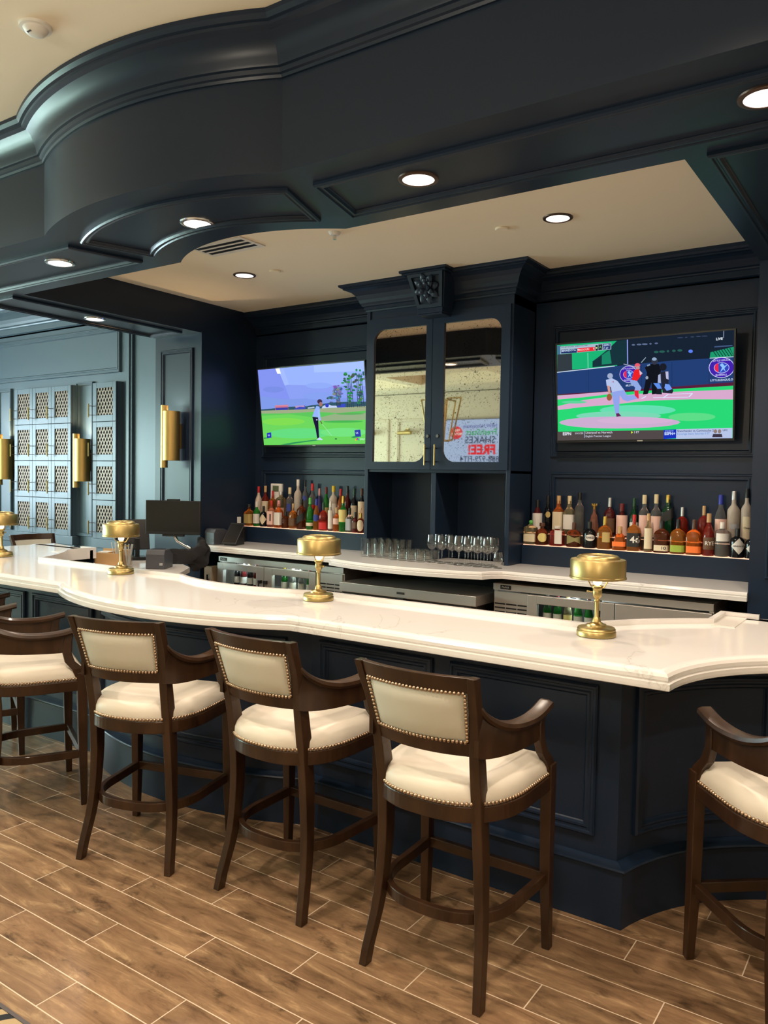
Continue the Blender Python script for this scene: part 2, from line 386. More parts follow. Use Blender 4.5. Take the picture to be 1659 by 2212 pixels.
# mouldings under the soffit
dn = lambda u, v, h: (u, v, Zs-h)
def ring_poly(pts):
    A = sum(pts[i][0]*pts[(i+1) % len(pts)][1]-pts[(i+1) % len(pts)][0]*pts[i][1] for i in range(len(pts)))
    return pts if A > 0 else pts[::-1]
def sof_panel(pts): mould('panel_moulding', ring_poly(pts), dn, NAVY, soff, 1.0, 1.1)
sof_panel([(-2.395, 2.875), (-.42, 2.875), (-.42, 3.33), (-2.51, 3.33)])
sof_panel([(2*XC+2.395, 2.875), (2*XC+.42, 2.875), (2*XC+.42, 3.33), (2*XC+2.51, 3.33)])
bo = bow(XC, .80, .20, 2.86, 24); bi = bow(XC, .655, .20, 3.29, 24)
sof_panel(bo+bi[::-1])
sof_panel([(-6.33, 3.47), (-5.87, 3.47), (-5.87, 5.16), (-6.33, 5.16)])
sof_panel([(-.80, 3.47), (-.34, 3.47), (-.34, 5.16), (-.80, 5.16)])

# locker wall (far left), its frieze, crown
struct(MB().box(-12.1, XLo, 5.60, 5.75, 0, Zm, NAVY_DAYLIT).build('wall_lockers'))
mb = MB(); sweep(mb, [(XLo, 5.60), (-12.1, 5.60)], [(o*1.5, 3.40+h*1.45) for o, h in CROWN], NAVY_DAYLIT); struct(mb.build('trim_cornice_lockers'))
lw = bpy.data.objects['wall_lockers']
mould('panel_moulding', rrect(-10.9, -7.35, 2.835, 3.34), fy(5.60), NAVY_DAYLIT, lw, 1.2, 1.5)
MBp = MB().box(-7.24, -7.13, 5.57, 5.60, 0, 3.4, NAVY_DAYLIT).box(-7.21, -7.16, 5.555, 5.57, 0, 3.4, NAVY_DAYLIT); o = MBp.build('pilaster', NAVY_DAYLIT, lw, bevel=.006)
for x0, x1 in ((-8.13, -7.82), (-9.80, -9.47)):
    mould('panel_moulding', rrect(x0, x1, 1.00, 2.76), fy(5.60), NAVY_DAYLIT, lw, .8, 1.6)
o = MB().box(-12, -7.3, 5.585, 5.60, .78, .86, NAVY_DAYLIT).box(-12, -7.3, 5.57, 5.60, .86, .885, NAVY_DAYLIT).build('chair_rail', NAVY_DAYLIT, lw, bevel=.004)
# other walls
struct(MB().box(4.0, 4.1, -2.6, 6.3, 0, Zm, CREAMW).build('wall_east'))
struct(MB().box(XRo, 4.1, 5.6, 5.7, 0, Zm, CREAMW).build('wall_far_right'))
rear = struct(MB().box(-12.1, 4.1, -2.6, -2.5, 0, Zm, CREAMW).build('wall_rear'))
fyr = lambda u, v, h: (-u, -2.5+h, v)
for k in range(11):
    xa = 11.8-k*1.35
    mould('panel_moulding', rrect(xa-1.15, xa, .95, 2.95), fyr, CREAMW, rear, 1.3, 1.2)
mb = MB(); sweep(mb, [(-12.1, -2.5), (4.1, -2.5)], [(o*1.1, 3.45+h*1.2) for o, h in CROWN], CREAMW); struct(mb.build('trim_cornice_rear'))
# ceiling beams of the lounge behind the camera
mb = MB()
for y in (-1.9, -.2): mb.box(-12, 4, y-.16, y+.16, 3.5, Zm, CREAM)
for x in (-10.5, -8.2, -5.9, -3.6, -1.3, 1.0): mb.box(x-.14, x+.14, -2.5, .0, 3.52, Zm, CREAM)
struct(mb.build('ceiling_beams'))
# west wall with windows
mb = MB(); ys = [-2.6]
mb.box(-12.2, -12.0, -2.6, 5.7, 0, .6, CREAMW).box(-12.2, -12.0, -2.6, 5.7, 3.2, Zm, CREAMW)
for a, b in ((-2.6, -2.05), (-.35, .15), (1.85, 2.35), (4.05, 5.7)): mb.box(-12.2, -12.0, a, b, .6, 3.2, CREAMW)
struct(mb.build('wall_west'))
for k, wy in enumerate((-1.2, 1.0, 3.2)):
    w = struct(MB().box(-12.12, -12.11, wy-.85, wy+.85, .6, 3.2, PANE).build('window_%d' % (k+1)))
    f = MB()
    for a in (-.85, -.02, .81): f.box(-12.14, -12.06, wy+a, wy+a+.04, .6, 3.2)
    for z in (.6, 1.46, 2.32, 3.16): f.box(-12.14, -12.06, wy-.85, wy+.85, z, z+.04)
    f.build('window_frame', WHITEP, w)

# ------------------------------------------------------------------ bar
def bowR(off):
    half, sag, y = .845, .225, 3.03; R = (half*half+sag*sag)/(2*sag)+off; cy = y-sag+(half*half+sag*sag)/(2*sag)
    yy = 3.03-off; a = math.degrees(math.acos((cy-yy)/R)); return arc(XC, cy, R, 270-a, 270+a, 64)
CX, CY, CR = .03, 2.76, 1.012        # centre of the scooped corner
def outline(off, leg=True):
    """front edge from the back of the right leg round to the back of the left leg; off = overhang beyond the face"""
    y = 3.03-off; R = CR-off*1.13
    a1 = math.degrees(math.asin((y-CY)/R)) ; pts = []
    xl = CX-.245+off                          # outer face of the leg
    a0 = math.degrees(math.acos((xl-CX)/R)) if abs(xl-CX) < R else 90
    right = [(xl, 4.34)]+[(CX+R*cos(radians(q)), CY+R*sin(radians(q))) for q in [a0+(180-a1-a0)*i/20 for i in range(21)]]
    mid = bowR(off)[::-1]
    left = [(2*XC-p[0], p[1]) for p in right][::-1]
    return right+mid+left
def inner(off):
    """inner edge, same travel, off moves it towards the bartender"""
    y = 3.41+off; xl = -.80-off; R = 1.42+off
    a1 = math.degrees(math.asin(min(1, (y-CY)/R))); xq = (xl-CX); a0 = math.degrees(math.acos(max(-1, xq/R)))
    a1 = 180-a1
    right = [(xl, 4.17)]+[(CX+R*cos(radians(a0+(a1-a0)*i/14)), CY+R*sin(radians(a0+(a1-a0)*i/14))) for i in range(15)]
    mid = bow(XC, .56, .13, y, 24)[::-1]
    return right+mid+[(2*XC-p[0], p[1]) for p in right][::-1]
def strip(mb, A, B, m):
    """triangulated band between two polylines of different count"""
    va = [Vector(a) for a in A]; vb = [Vector(b) for b in B]; vs = va+vb; fs = []
    i = j = 0; na, nb = len(A), len(B)
    while i < na-1 or j < nb-1:
        if j == nb-1 or (i < na-1 and (va[i+1]-vb[j]).length < (va[i]-vb[j+1]).length): fs.append((i, i+1, na+j)); i += 1
        else: fs.append((i, na+j+1, na+j)); j += 1
    return mb.add(vs, fs, m)
bar = empty('bar_worktop', (XC, 3.0, 0), label='long white quartz bar top with bowed middle and scooped corners, carrying the brass lamps', cat='worktop')
EDGE = [(.140, 1.004), (.240, 1.004), (.244, 1.007), (.245, 1.016), (.245, 1.030), (.234, 1.033), (.238, 1.040), (.238, 1.052), (.231, 1.062), (.217, 1.069), (.205, 1.070)]
mb = MB(); ox = 0
rows = [[(x, y, z) for x, y in outline(o)] for o, z in EDGE]
for a, b in zip(rows, rows[1:]):
    n = len(a); mb.add(a+b, [(i, i+1, n+i+1, n+i) for i in range(n-1)], STONE, True)
ina = inner(0); inb = inner(.028); Zt = 1.07
strip(mb, rows[-1], [(x, y, Zt) for x, y in ina], STONE)
L = [(ina, Zt), (ina, Zt+.022), (inb, Zt+.022), (inb, .9985)]
for (p, za), (q, zb) in zip(L, L[1:]):
    n = len(p); mb.add([(x, y, za) for x, y in p]+[(x, y, zb) for x, y in q], [(i, i+1, n+i+1, n+i) for i in range(n-1)], STONE)
strip(mb, rows[0], [(x, y, .9985) for x, y in inb], STONE)
for s in (0, 1):   # leg ends with a returned lip
    xs = sorted(((-.828, .03) if not s else (2*XC+.828, 2*XC-.03)))
    mb.box(xs[0], xs[1], 4.14, 4.20, .9985, Zt+.0, STONE)
    mb.box(xs[0]+(.0 if not s else .68), xs[1]-(.68 if not s else 0), 4.17, 4.20, Zt, Zt+.022, STONE)
o = mb.build('stone_slab', STONE, bar, sharp=24); o.matrix_parent_inverse = bar.matrix_world.inverted() if False else Matrix.Translation((-XC, -3.0, 0))
def under(o, p):   # keep world coordinates although the parent Empty sits elsewhere
    o.parent = p; o.matrix_parent_inverse = Matrix.Translation(-Vector(p.location)); return o
# flat drip rails on the legs, recess shade put in their colour
for s in (0, 1):
    x0, x1 = (-.80, -.70) if not s else (2*XC+.70, 2*XC+.80)
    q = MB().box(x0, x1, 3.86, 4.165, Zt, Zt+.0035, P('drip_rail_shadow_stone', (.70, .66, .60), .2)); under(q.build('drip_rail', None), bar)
base = empty('bar_counter_front', (XC, 3.1, 0), label='navy panelled bar front with moulded panels and stepped plinth under the white top', cat='bar')
mb = MB(); body = outline(0); plin = outline(.038); din = offset(body, 0)
def wallband(mb, A, z0, B, z1, m=NAVY):
    n = len(A); mb.add([(x, y, z0) for x, y in A]+[(x, y, z1) for x, y in B], [(i, i+1, n+i+1, n+i) for i in range(n-1)], m, True)
wallband(mb, body, .2, body, .9985)
inn = inner(-.06)
wallband(mb, inn, 0, inn, .9985, VOID)
strip(mb, [(x, y, .984) for x, y in body], [(x, y, .984) for x, y in inn], VOID)
for s in (1, -1):
    xa, xb = -.82, -.23
    if s < 0: xa, xb = 2*XC-xa, 2*XC-xb
    mb.add([(xa, 4.18, 0), (xb, 4.18, 0), (xb, 4.18, .9985), (xa, 4.18, .9985)], [(0, 1, 2, 3)], NAVY)
under(mb.build('bar_front', None, sharp=15), base)
mb = MB()
for (a, za), (b, zb) in zip([(.038, 0), (.038, .222), (.046, .224), (.050, .230), (.046, .236), (.030, .240), (.006, .248)], [(.038, .222), (.046, .224), (.050, .230), (.046, .236), (.030, .240), (.006, .248), (-.01, .248)]):
    wallband(mb, outline(a), za, outline(b), zb)
under(mb.build('plinth', NAVY, sharp=15), base)
front = lambda u, v, h: (u, 3.03-h, v)
for x0, x1 in ((-2.435, -1.79), (-1.70, -1.035)):
    under(mould('panel_moulding', rrect(x0, x1, .325, .925), front, NAVY, None, 1.0), base)
    under(mould('panel_moulding', rrect(2*XC-x1, 2*XC-x0, .325, .925), front, NAVY, None, 1.0), base)
_half, _sag = .845, .225; _Rb = (_half**2+_sag**2)/(2*_sag); _cyb = 3.03-_sag+_Rb
bowf = lambda u, v, h: (XC+(_Rb+h)*sin(u/_Rb), _cyb-(_Rb+h)*cos(u/_Rb), v)
under(mould('panel_moulding', rrect(-.76, .76, .325, .925, 24), bowf, NAVY, None, 1.0), base)
for s in (1, -1):
    def conf(u, v, h, s=s):
        x = CX+(CR-h)*cos(u/CR); y = CY+(CR-h)*sin(u/CR); return (x if s > 0 else 2*XC-x, y, v)
    for a0, a1 in ((121, 159), (97, 117)):
        under(mould('panel_moulding', rrect(radians(a0)*CR, radians(a1)*CR, .325, .925, 12), conf, NAVY, None, 1.0), base)

# ------------------------------------------------------------------ back counter, ledge, cabinet
Zb = 1.058
HB = .70
bul = bow(XC, HB, .135, 5.12, 24)
cpath = [(XL, 5.27), (XC-HB-.075, 5.27), (XC-HB-.015, 5.205), (XC-HB, 5.20)]+bul[0:]+[(XC+HB, 5.20), (XC+HB+.015, 5.205), (XC+HB+.075, 5.27), (XR, 5.27)]
cpath = [(XL, 5.27), (XC-HB-.09, 5.27), (XC-HB-.03, 5.21)]+bul+[(XC+HB+.03, 5.21), (XC+HB+.09, 5.27), (XR, 5.27)]
mb = MB(); n = len(cpath)
CE = [(0.05, Zb-.055), (-.004, Zb-.055), (-.004, Zb-.03), (.006, Zb-.027), (.002, Zb-.018), (.006, Zb-.006), (.016, Zb)]
rows = [[(x, y, z) for x, y in offset(cpath, o)] for o, z in CE]
for r in rows:
    r[0] = (XL, r[0][1], r[0][2]); r[-1] = (XR, r[-1][1], r[-1][2])
for a, b in zip(rows, rows[1:]): mb.add(a+b, [(i, i+1, n+i+1, n+i) for i in range(n-1)], STONE, True)
mb.add(rows[-1]+[(x, 5.86, Zb) for x, y, z in rows[-1]], [(i, i+1, n+i+1, n+i) for i in range(n-1)], STONE)
mb.add(rows[0]+[(x, 5.86, Zb-.055) for x, y, z in rows[0]], [(i, i+1, n+i+1, n+i) for i in range(n-1)], STONE)
for i in (0, -1): mb.add([r[i] for r in rows]+[(rows[0][i][0], 5.86, Zb), (rows[0][i][0], 5.86, Zb-.055)], [tuple(range(len(rows)+2))], STONE)
tag(mb.build('back_counter'), 'white quartz back counter with a bowed middle, under the mirrored cabinet and glasses', 'worktop')
# riser + two-tier bottle shelf
GLOW = P('lit_shelf_panel', (.9, .6, .45), .4, emit=(1.0, .52, .34), estr=1.1)
for nm, x0, x1, lab in (('left', XL, -4.075, 'navy two-step liquor shelf with glowing top below the golf television'), ('right', -2.665, XR, 'navy two-step liquor shelf with glowing top below the baseball television')):
    e = empty('bottle_shelf', ((x0+x1)/2, 5.95, Zb), label=lab, cat='shelf')
    under(MB().box(x0, x1, 5.86, 6.05, Zb-.06, 1.212, NAVY).build('shelf_body'), e)
    under(MB().box(x0+.01, x1-.01, 5.95, 6.05, 1.212, 1.300, P('shelf_step_dark', (.05, .03, .025), .4)).build('upper_step'), e)
    under(MB().box(x0+.01, x1-.01, 5.866, 5.949, 1.212, 1.217, GLOW).build('light_panel'), e)
    under(MB().box(x0+.01, x1-.01, 5.952, 6.048, 1.300, 1.304, P('lit_upper_shelf_panel', (.9, .6, .45), .4, emit=(1.0, .56, .38), estr=.7)).build('light_panel'), e)
# black sheet painted as the shade under the back counter
struct(MB().box(XL, XR, 5.84, 5.86, 0, 1.0, VOID).build('shade_sheet_under_counter'))
# central cabinet
cab = empty('mirrored_cabinet', (XC, 5.8, Zb), label='tall navy back-bar cabinet with two antiqued mirror doors, cubbies and flower keystone', cat='cabinet')
A0, A1 = -4.06, -2.672
mb = MB()
mb.box(A0, A0+.03, 5.64, 6.05, Zb, 3.16).box(A1-.03, A1, 5.64, 6.05, Zb, 3.16).box(A0, A1, 6.02, 6.05, Zb, 3.16).box(A0, A1, 5.64, 6.05, 1.775, 1.80)
mb.box(XC-.022-.03, XC+.022-.03, 5.64, 6.05, Zb, 1.775).box(A0, A1, 5.64, 6.05, 3.08, 3.24)
mb.box(A0, A0+.035, 5.63, 5.645, Zb, 3.16).box(A1-.035, A1, 5.63, 5.645, Zb, 3.16)
mb.ms = [NAVY]
under(mb.build('carcass', NAVY, bevel=.002), cab)
def cdoor(x0, x1, g0, g1, rounds, hx):
    mb = MB(); z0, z1 = 1.80, 3.08; gz0, gz1 = 1.865, 2.985; y0, y1 = 5.612, 5.632
    outr = rrect(x0, x1, z0, z1); hole = rrect(g0, g1, gz0, gz1, corners=rounds)
    m = len(hole); cx, cz = (g0+g1)/2, (gz0+gz1)/2
    ang = []
    for px, pz in hole:   # project hole points onto outer rectangle
        dx, dz = px-cx, pz-cz; k = min(((x1-cx)/dx if dx > 0 else (x0-cx)/dx) if abs(dx) > 1e-9 else 9e9, ((z1-cz)/dz if dz > 0 else (z0-cz)/dz) if abs(dz) > 1e-9 else 9e9)
        ang.append([cx+dx*k, cz+dz*k])
    for c in outr:       # snap nearest to corners
        j = min(range(m), key=lambda q: (ang[q][0]-c[0])**2+(ang[q][1]-c[1])**2); ang[j] = list(c)
    for yy, flip in ((y0, 0), (y1, 1)):
        mb.add([(p[0], yy, p[1]) for p in hole]+[(p[0], yy, p[1]) for p in ang], [(i, (i+1) % m, m+(i+1) % m, m+i) for i in range(m)], NAVY)
    for pts in (hole, [tuple(q) for q in ang]):
        mb.add([(p[0], y0, p[1]) for p in pts]+[(p[0], y1, p[1]) for p in pts], [(i, (i+1) % m, m+(i+1) % m, m+i) for i in range(m)], NAVY)
    d = under(mb.build('door', NAVY), cab)
    q = MB().box(g0-.004, g1+.004, y1-.006, y1-.002, gz0-.004, gz1+.004, MIRROR).build('mirror_pane'); q.parent = d; q.matrix_parent_inverse = Matrix()
    q['label'] = 'speckled antiqued mirror glass'
    h = MB().tube([(hx, 5.575, 1.835), (hx, 5.575, 2.005)], .007, BRASS, 10).tube([(hx, 5.575, 1.865), (hx, 5.612, 1.865)], .005, DSTEEL).tube([(hx, 5.575, 1.975), (hx, 5.612, 1.975)], .005, DSTEEL).build('handle'); h.parent = d
    k = MB().lathe([(.001, -.012), (.013, -.012), (.015, 0)], DSTEEL, 16, M=Matrix.Translation((hx+.008*(1 if hx < XC else 1), 5.612, 2.075)) @ Matrix.Rotation(-pi/2, 4, 'X')).build('lock'); k.parent = d
mid = -3.385
cdoor(-4.04, mid-.002, -3.968, -3.445, (0, .10, 0, .10), mid-.035)
cdoor(mid+.002, -2.69, -3.275, -2.765, (.10, 0, .10, 0), mid+.06)
CC = [(0, 3.155), (.010, 3.155), (.014, 3.168), (.022, 3.170), (.022, 3.195), (.034, 3.200), (.040, 3.212), (.050, 3.225), (.058, 3.250), (.075, 3.285), (.105, 3.315), (.140, 3.330), (.155, 3.332), (.155, 3.343), (.175, 3.348), (.185, 3.356), (.185, 3.371), (0, 3.371)]
mb = MB(); sweep(mb, [(A0, 6.0), (A0, 5.635), (A1, 5.635), (A1, 6.0)], [(-o, h) for o, h in CC], NAVY, smooth=False)
under(mb.build('cornice', NAVY), cab)
# keystone with carved flower
ky = MB(); kx = XC+.01
def kpt(w, y, z): return [(kx-w, y, z), (kx+w, y, z)]
zt, zb_ = 3.335, 3.085
F_ = kpt(.175, 5.385, zt)+kpt(.115, 5.475, zb_)[::-1]
Bk = kpt(.175, 5.62, zt)+kpt(.115, 5.62, zb_)[::-1]
ky.add(F_+Bk, [(0, 1, 2, 3), (7, 6, 5, 4), (0, 4, 5, 1), (1, 5, 6, 2), (2, 6, 7, 3), (3, 7, 4, 0)], NAVY)
ky.box(kx-.215, kx+.215, 5.325, 5.62, 3.352, 3.371, NAVY).box(kx-.20, kx+.20, 5.345, 5.62, 3.338, 3.352, NAVY)
ky.box(kx-.115, kx+.115, 5.462, 5.62, 3.045, 3.085, NAVY).box(kx-.107, kx+.107, 5.470, 5.62, 3.03, 3.045, NAVY)
kst = under(ky.build('keystone', NAVY, bevel=.003), cab)
sl = (5.475-5.385)/(zt-zb_)
def kmap(u, v, h): return (kx+u, 5.43-h-(v-3.21)*sl*1.0, v)
rg = MB(); sweep(rg, [(-.088, 3.115), (.088, 3.115), (.128, 3.315), (-.128, 3.315)], [(0, .0), (-.03, .0), (-.03, .02), (0, .02), (0, 0)], NAVY, closed=True, fn=kmap); under(rg.build('frame', NAVY), kst) if False else None
q = rg.build('frame', NAVY); q.parent = kst
fl = MB()
def petal(a, L_, w, h0, h1, c=(0, 3.222)):
    ca, sa = cos(a), sin(a); pts = []
    prof = [(0, .25), (.3, .9), (.6, 1.), (.85, .6), (1, .05)]
    vs = []
    for t, ww in prof:
        for s, hh in ((-1, 0), (0, .006), (1, 0)):
            lx = t*L_; ly = s*w*ww/2; vs.append(kmap(c[0]+lx*ca-ly*sa, c[1]+lx*sa+ly*ca, h0+(h1-h0)*sin(t*pi*.7)+hh))
    fl.add(vs, [(i*3+j, i*3+j+1, i*3+j+4, i*3+j+3) for i in range(4) for j in range(2)], NAVY, True)
for k in range(8): petal(k*pi/4+.2, .118, .056, .004, .030)
for k in range(6): petal(k*pi/3+.5, .076, .044, .014, .046)
for k in range(5): petal(k*2*pi/5, .046, .034, .030, .058)
for k in range(7):
    c = kmap(.010*cos(k*.9)*(k > 0), 3.222+.010*sin(k*.9)*(k > 0), .038); fl.sphere(c, .006, NAVY, 8, 5)
q = fl.build('carved_flower', NAVY); q.parent = kst; q['label'] = 'carved layered flower'

# ------------------------------------------------------------------ under-counter refrigeration
def text_mesh(mb, txt, size, M, mat, align='CENTER', bold=0., sx=1.):
    cu = bpy.data.curves.new('t', 'FONT'); cu.body = txt; cu.size = size; cu.align_x = align; cu.align_y = 'CENTER'; cu.offset = bold*size; cu.resolution_u = 2
    ob = bpy.data.objects.new('t', cu); COL.objects.link(ob); bpy.context.view_layer.update()
    dg = bpy.context.evaluated_depsgraph_get(); me = ob.evaluated_get(dg).to_mesh()
    vs = [M @ Vector((v.co.x*sx, v.co.y, 0)) for v in me.vertices]; fs = [tuple(p.vertices) for p in me.polygons]
    ob.evaluated_get(dg).to_mesh_clear(); bpy.data.objects.remove(ob); bpy.data.curves.remove(cu)
    mb.add(vs, fs, mat)
VERT = Matrix.Rotation(pi/2, 4, 'X')           # text lying in XZ, facing -y
def fridge(x0, x1, doors, grille, label, logo):
    e = empty('back_bar_cooler', ((x0+x1)/2, 5.6, 0), label=label, cat='refrigerator', group=None)
    y0 = 5.36
    mb = MB().box(x0, x1, y0, 5.8, .905, .955, STEEL).box(x0, x1, y0+.02, 5.8, .08, .12, STEEL).box(x0, x0+.03, y0+.02, 5.8, .12, .905, STEEL).box(x1-.03, x1, y0+.02, 5.8, .12, .905, STEEL).box(x0, x1, 5.78, 5.8, .12, .905, DSTEEL).box(x0+.03, x1-.03, y0+.06, 5.78, .648, .658, STEEL)
    for lx in (x0+.05, x1-.09): mb.box(lx, lx+.04, y0+.05, y0+.09, 0, .08, DSTEEL); mb.box(lx, lx+.04, 5.7, 5.74, 0, .08, DSTEEL)
    under(mb.build('cabinet_shell', STEEL, bevel=.003), e)
    g0, g1 = grille
    g = under(MB().box(g0+.005, g1-.005, y0, y0+.02, .13, .895, STEEL).build('grille_panel', STEEL), e)
    s = MB()
    for cx0, cx1 in ((0.04, .34), (.37, .67), (.70, .96)):
        for k in range(9): s.box(g0+(g1-g0)*cx0, g0+(g1-g0)*cx1, y0-.002, y0+.001, .56+k*.03, .57+k*.03, BLACK)
    q = s.build('louvre_slots', BLACK); q.parent = g
    for (d0, d1, glass, hs) in doors:
        fr = MB()
        if glass:
            a0, a1, b0, b1 = d0+.075, d1-.095 if hs > 0 else d1-.075, .20, .835
            if hs < 0: a0 = d0+.095
            fr.box(d0, a0, y0-.02, y0+.02, .13, .895).box(a1, d1, y0-.02, y0+.02, .13, .895).box(a0, a1, y0-.02, y0+.02, b1, .895).box(a0, a1, y0-.02, y0+.02, .13, b0)
        else: fr.box(d0, d1, y0-.02, y0+.02, .13, .895)
        fr.ms = [STEEL]
        d = under(fr.build('door', STEEL, bevel=.003), e)
        if glass:
            q = MB().box(a0, a1, y0-.004, y0+.004, b0, b1, PANE).build('glass_pane'); q.parent = d
        hx = d1-.03 if hs > 0 else d0+.03
        q = MB().box(hx-.012, hx+.012, y0-.055, y0-.02, .745, .775, BLACK).tube([(hx, y0-.05, .44), (hx, y0-.05, .76)], .010, CHROME, 10).box(hx-.01, hx+.01, y0-.05, y0-.02, .44, .46, BLACK).build('handle'); q.parent = d
    mb = MB().box(logo, logo+.085, y0-.003, y0, .915, .945, BLACK); text_mesh(mb, 'Perlick', .022, Matrix.Translation((logo+.042, y0-.0045, .93)) @ VERT, WHITEP)
    under(mb.build('nameplate'), e)
    light('POINT', ((doors[0][0]+doors[0][1])/2, 5.45, .87), 4.5, (.75, .95, 1), .03, 'cooler_led')
    if doors[1][2]: light('POINT', ((doors[1][0]+doors[1][1])/2, 5.45, .87), 3.5, (.8, 1, .9), .03, 'cooler_led')
    return e
fridge(-2.66, -1.10, ((-2.375, -1.735, True, 1), (-1.73, -1.105, False, -1)), (-2.655, -2.375), 'stainless back-bar cooler with one glass and one solid door under the right counter', -2.60)
fridge(-5.57, -4.07, ((-5.565, -4.968, True, 1), (-4.962, -4.36, True, -1)), (-4.355, -4.075), 'stainless back-bar cooler with two glass doors under the left counter', -5.545)
ice = empty('undercounter_glass_froster', (XC, 5.4, 0), label='low stainless glass froster with sliding lids under the bowed middle of the back counter', cat='appliance')
mb = MB().box(-3.99, -2.72, 5.20, 5.78, .785, .862, STEEL).box(-3.98, -2.73, 5.24, 5.78, .05, .785, DSTEEL)
for x in (-3.9, -2.85): mb.box(x, x+.04, 5.28, 5.32, 0, .05, DSTEEL)
under(mb.build('chest', STEEL, bevel=.004), ice)
under(MB().box(-3.42, -3.35, 5.197, 5.2, .815, .832, DSTEEL).build('nameplate', DSTEEL), ice)
under(MB().box(-2.86, -2.765, 5.215, 5.24, .755, .785, DSTEEL).box(-3.42, -3.35, 5.18, 5.24, .74, .785, BLACK).build('catch', DSTEEL), ice)

# ------------------------------------------------------------------ table lamps
def make_lamp(label):
    e = empty('table_lamp', (0, 0, 0), label=label, cat='lamp', group='brass lamps along the bar top')
    b = MB().lathe([(.078, 0), (.082, .003), (.082, .020), (.078, .026), (.080, .030), (.076, .037), (.050, .040), (.043, .042), (.041, .050), (.028, .054), (.019, .060), (.016, .074), (.012, .080)], BRASS, 48).build('lamp_base', BRASS, e)
    MB().lathe([(.012, .078), (.0095, .082), (.0095, .145), (.0125, .148), (.0125, .154), (.0105, .157), (.0125, .162), (.018, .168), (.0195, .173), (.0195, .192), (.018, .195), (.0195, .198), (.020, .202), (.024, .205), (.024, .212), (.017, .214)], BRASS, 28).build('stem', BRASS, e)
    MB().tube([(.018, 0, .184), (.044, 0, .184)], .0026, BRASS, 6).sphere((.049, 0, .184), .0055, BRASS, 10, 6).build('switch', BRASS, e)
    for s in (1, -1):
        MB().tube([(s*.022, 0, .207), (s*.034, 0, .209), (s*.052, 0, .236), (s*.062, 0, .270)], .0026, BRASS, 6).build('harp', BRASS, e)
    MB().sphere((0, 0, .232), .0185, BULB, 16, 10).build('bulb', BULB, e)
    sh = [(.113, .244), (.118, .246), (.118, .253), (.115, .255), (.115, .322), (.112, .326), (.090, .329), (.088, .335), (.080, .342), (.072, .344), (.070, .340), (.02, .3405), (.02, .3375), (.072, .3370), (.084, .331), (.088, .325), (.108, .322), (.111, .318), (.111, .255), (.110, .244), (.113, .244)]
    MB().lathe(sh, BRASS, 64).build('lamp_shade', BRASS, e)
    light('POINT', (0, 0, .275), .8, (1, .66, .34), .02, 'lamp_glow', parent=e)
    return e
lamps = [((-1.138, 3.275), 'brass pharmacy table lamp nearest the scooped right corner of the bar', pi*.9), ((-2.648, 3.27), 'brass pharmacy table lamp in the middle, in front of the rounded bow end', -.35), ((-4.328, 3.30), 'brass pharmacy table lamp standing left of the bow, in front of the till', .4), ((-5.868, 3.375), 'brass pharmacy table lamp cut by the left edge of the photo', 2.)]
L0 = make_lamp(lamps[0][1])
for k, ((x, y), lab, rz) in enumerate(lamps):
    q = L0 if k == 0 else copy_tree(L0)
    q.location = (x, y, Zt); q.rotation_euler.z = rz; q['label'] = lab

# ------------------------------------------------------------------ downlights
def downlight(x, y, z, label, group, ring=RING, power=90, r=.085, angle=140):
    e = empty('ceiling_downlight', (x, y, z), label=label, cat='ceiling light', group=group)
    MB().lathe([(r*.86, -.001), (r*.86, -.008), (r*1.0, -.009), (r*1.08, -.006), (r*1.1, 0)], ring, 40).build('trim_ring', ring, e)
    MB().lathe([(r*.86, -.002), (r*.70, .0), (.001, -.0005)], LENS, 32).build('lens', LENS, e, loc=(0, 0, -.0035))
    light('SPOT', (0, 0, -.03), power, WARM, .05, 'downlight_beam', angle=radians(angle), blend=.6, parent=e)
    return e
g1_, g2_, g3_ = 'downlights under the navy soffit', 'downlights in the cream coffer', 'added fill downlights of the lounge ceiling'
downlight(-3.30, 3.00, Zs, 'round downlight in the bowed panel of the navy soffit', g1_, CHROME, 44)
downlight(-1.955, 3.09, Zs, 'round downlight in the soffit panel right of the bow', g1_, RING, 49)
downlight(-.52, 3.08, Zs, 'round downlight in the soffit at the upper right edge', g1_, RING, 49)
downlight(-4.68, 3.09, Zs, 'round downlight in the soffit panel left of the bow', g1_, CHROME, 44)
downlight(-6.09, 4.36, Zs, 'small round downlight in the soffit arm over the left leg of the bar', g1_, CHROME, 40)
downlight(-.56, 4.36, Zs, 'round downlight in the soffit arm over the right leg of the bar', g1_, RING, 50)
downlight(-1.975, 4.76, Zc, 'round downlight in the cream coffer, nearer the right television', g2_, RING, 125)
downlight(-4.695, 4.78, Zc, 'round downlight in the cream coffer, nearer the left television', g2_, RING, 105)
for x, y in ((-4.6, 1.6), (-2.6, 1.1), (-.7, 1.3), (1.3, 1.4), (-6.6, .6), (-8.6, 1.0), (-9, 3.2)):  # unseen fill downlights added to light the lounge side
    downlight(x, y if not (x in (-2.6,)) else .9, Zm, 'added unseen lounge fill downlight outside the photo at %.1f m left and %.1f m ahead' % (-x, y), g3_, WHITEP, 150 if x > -6 else 60)
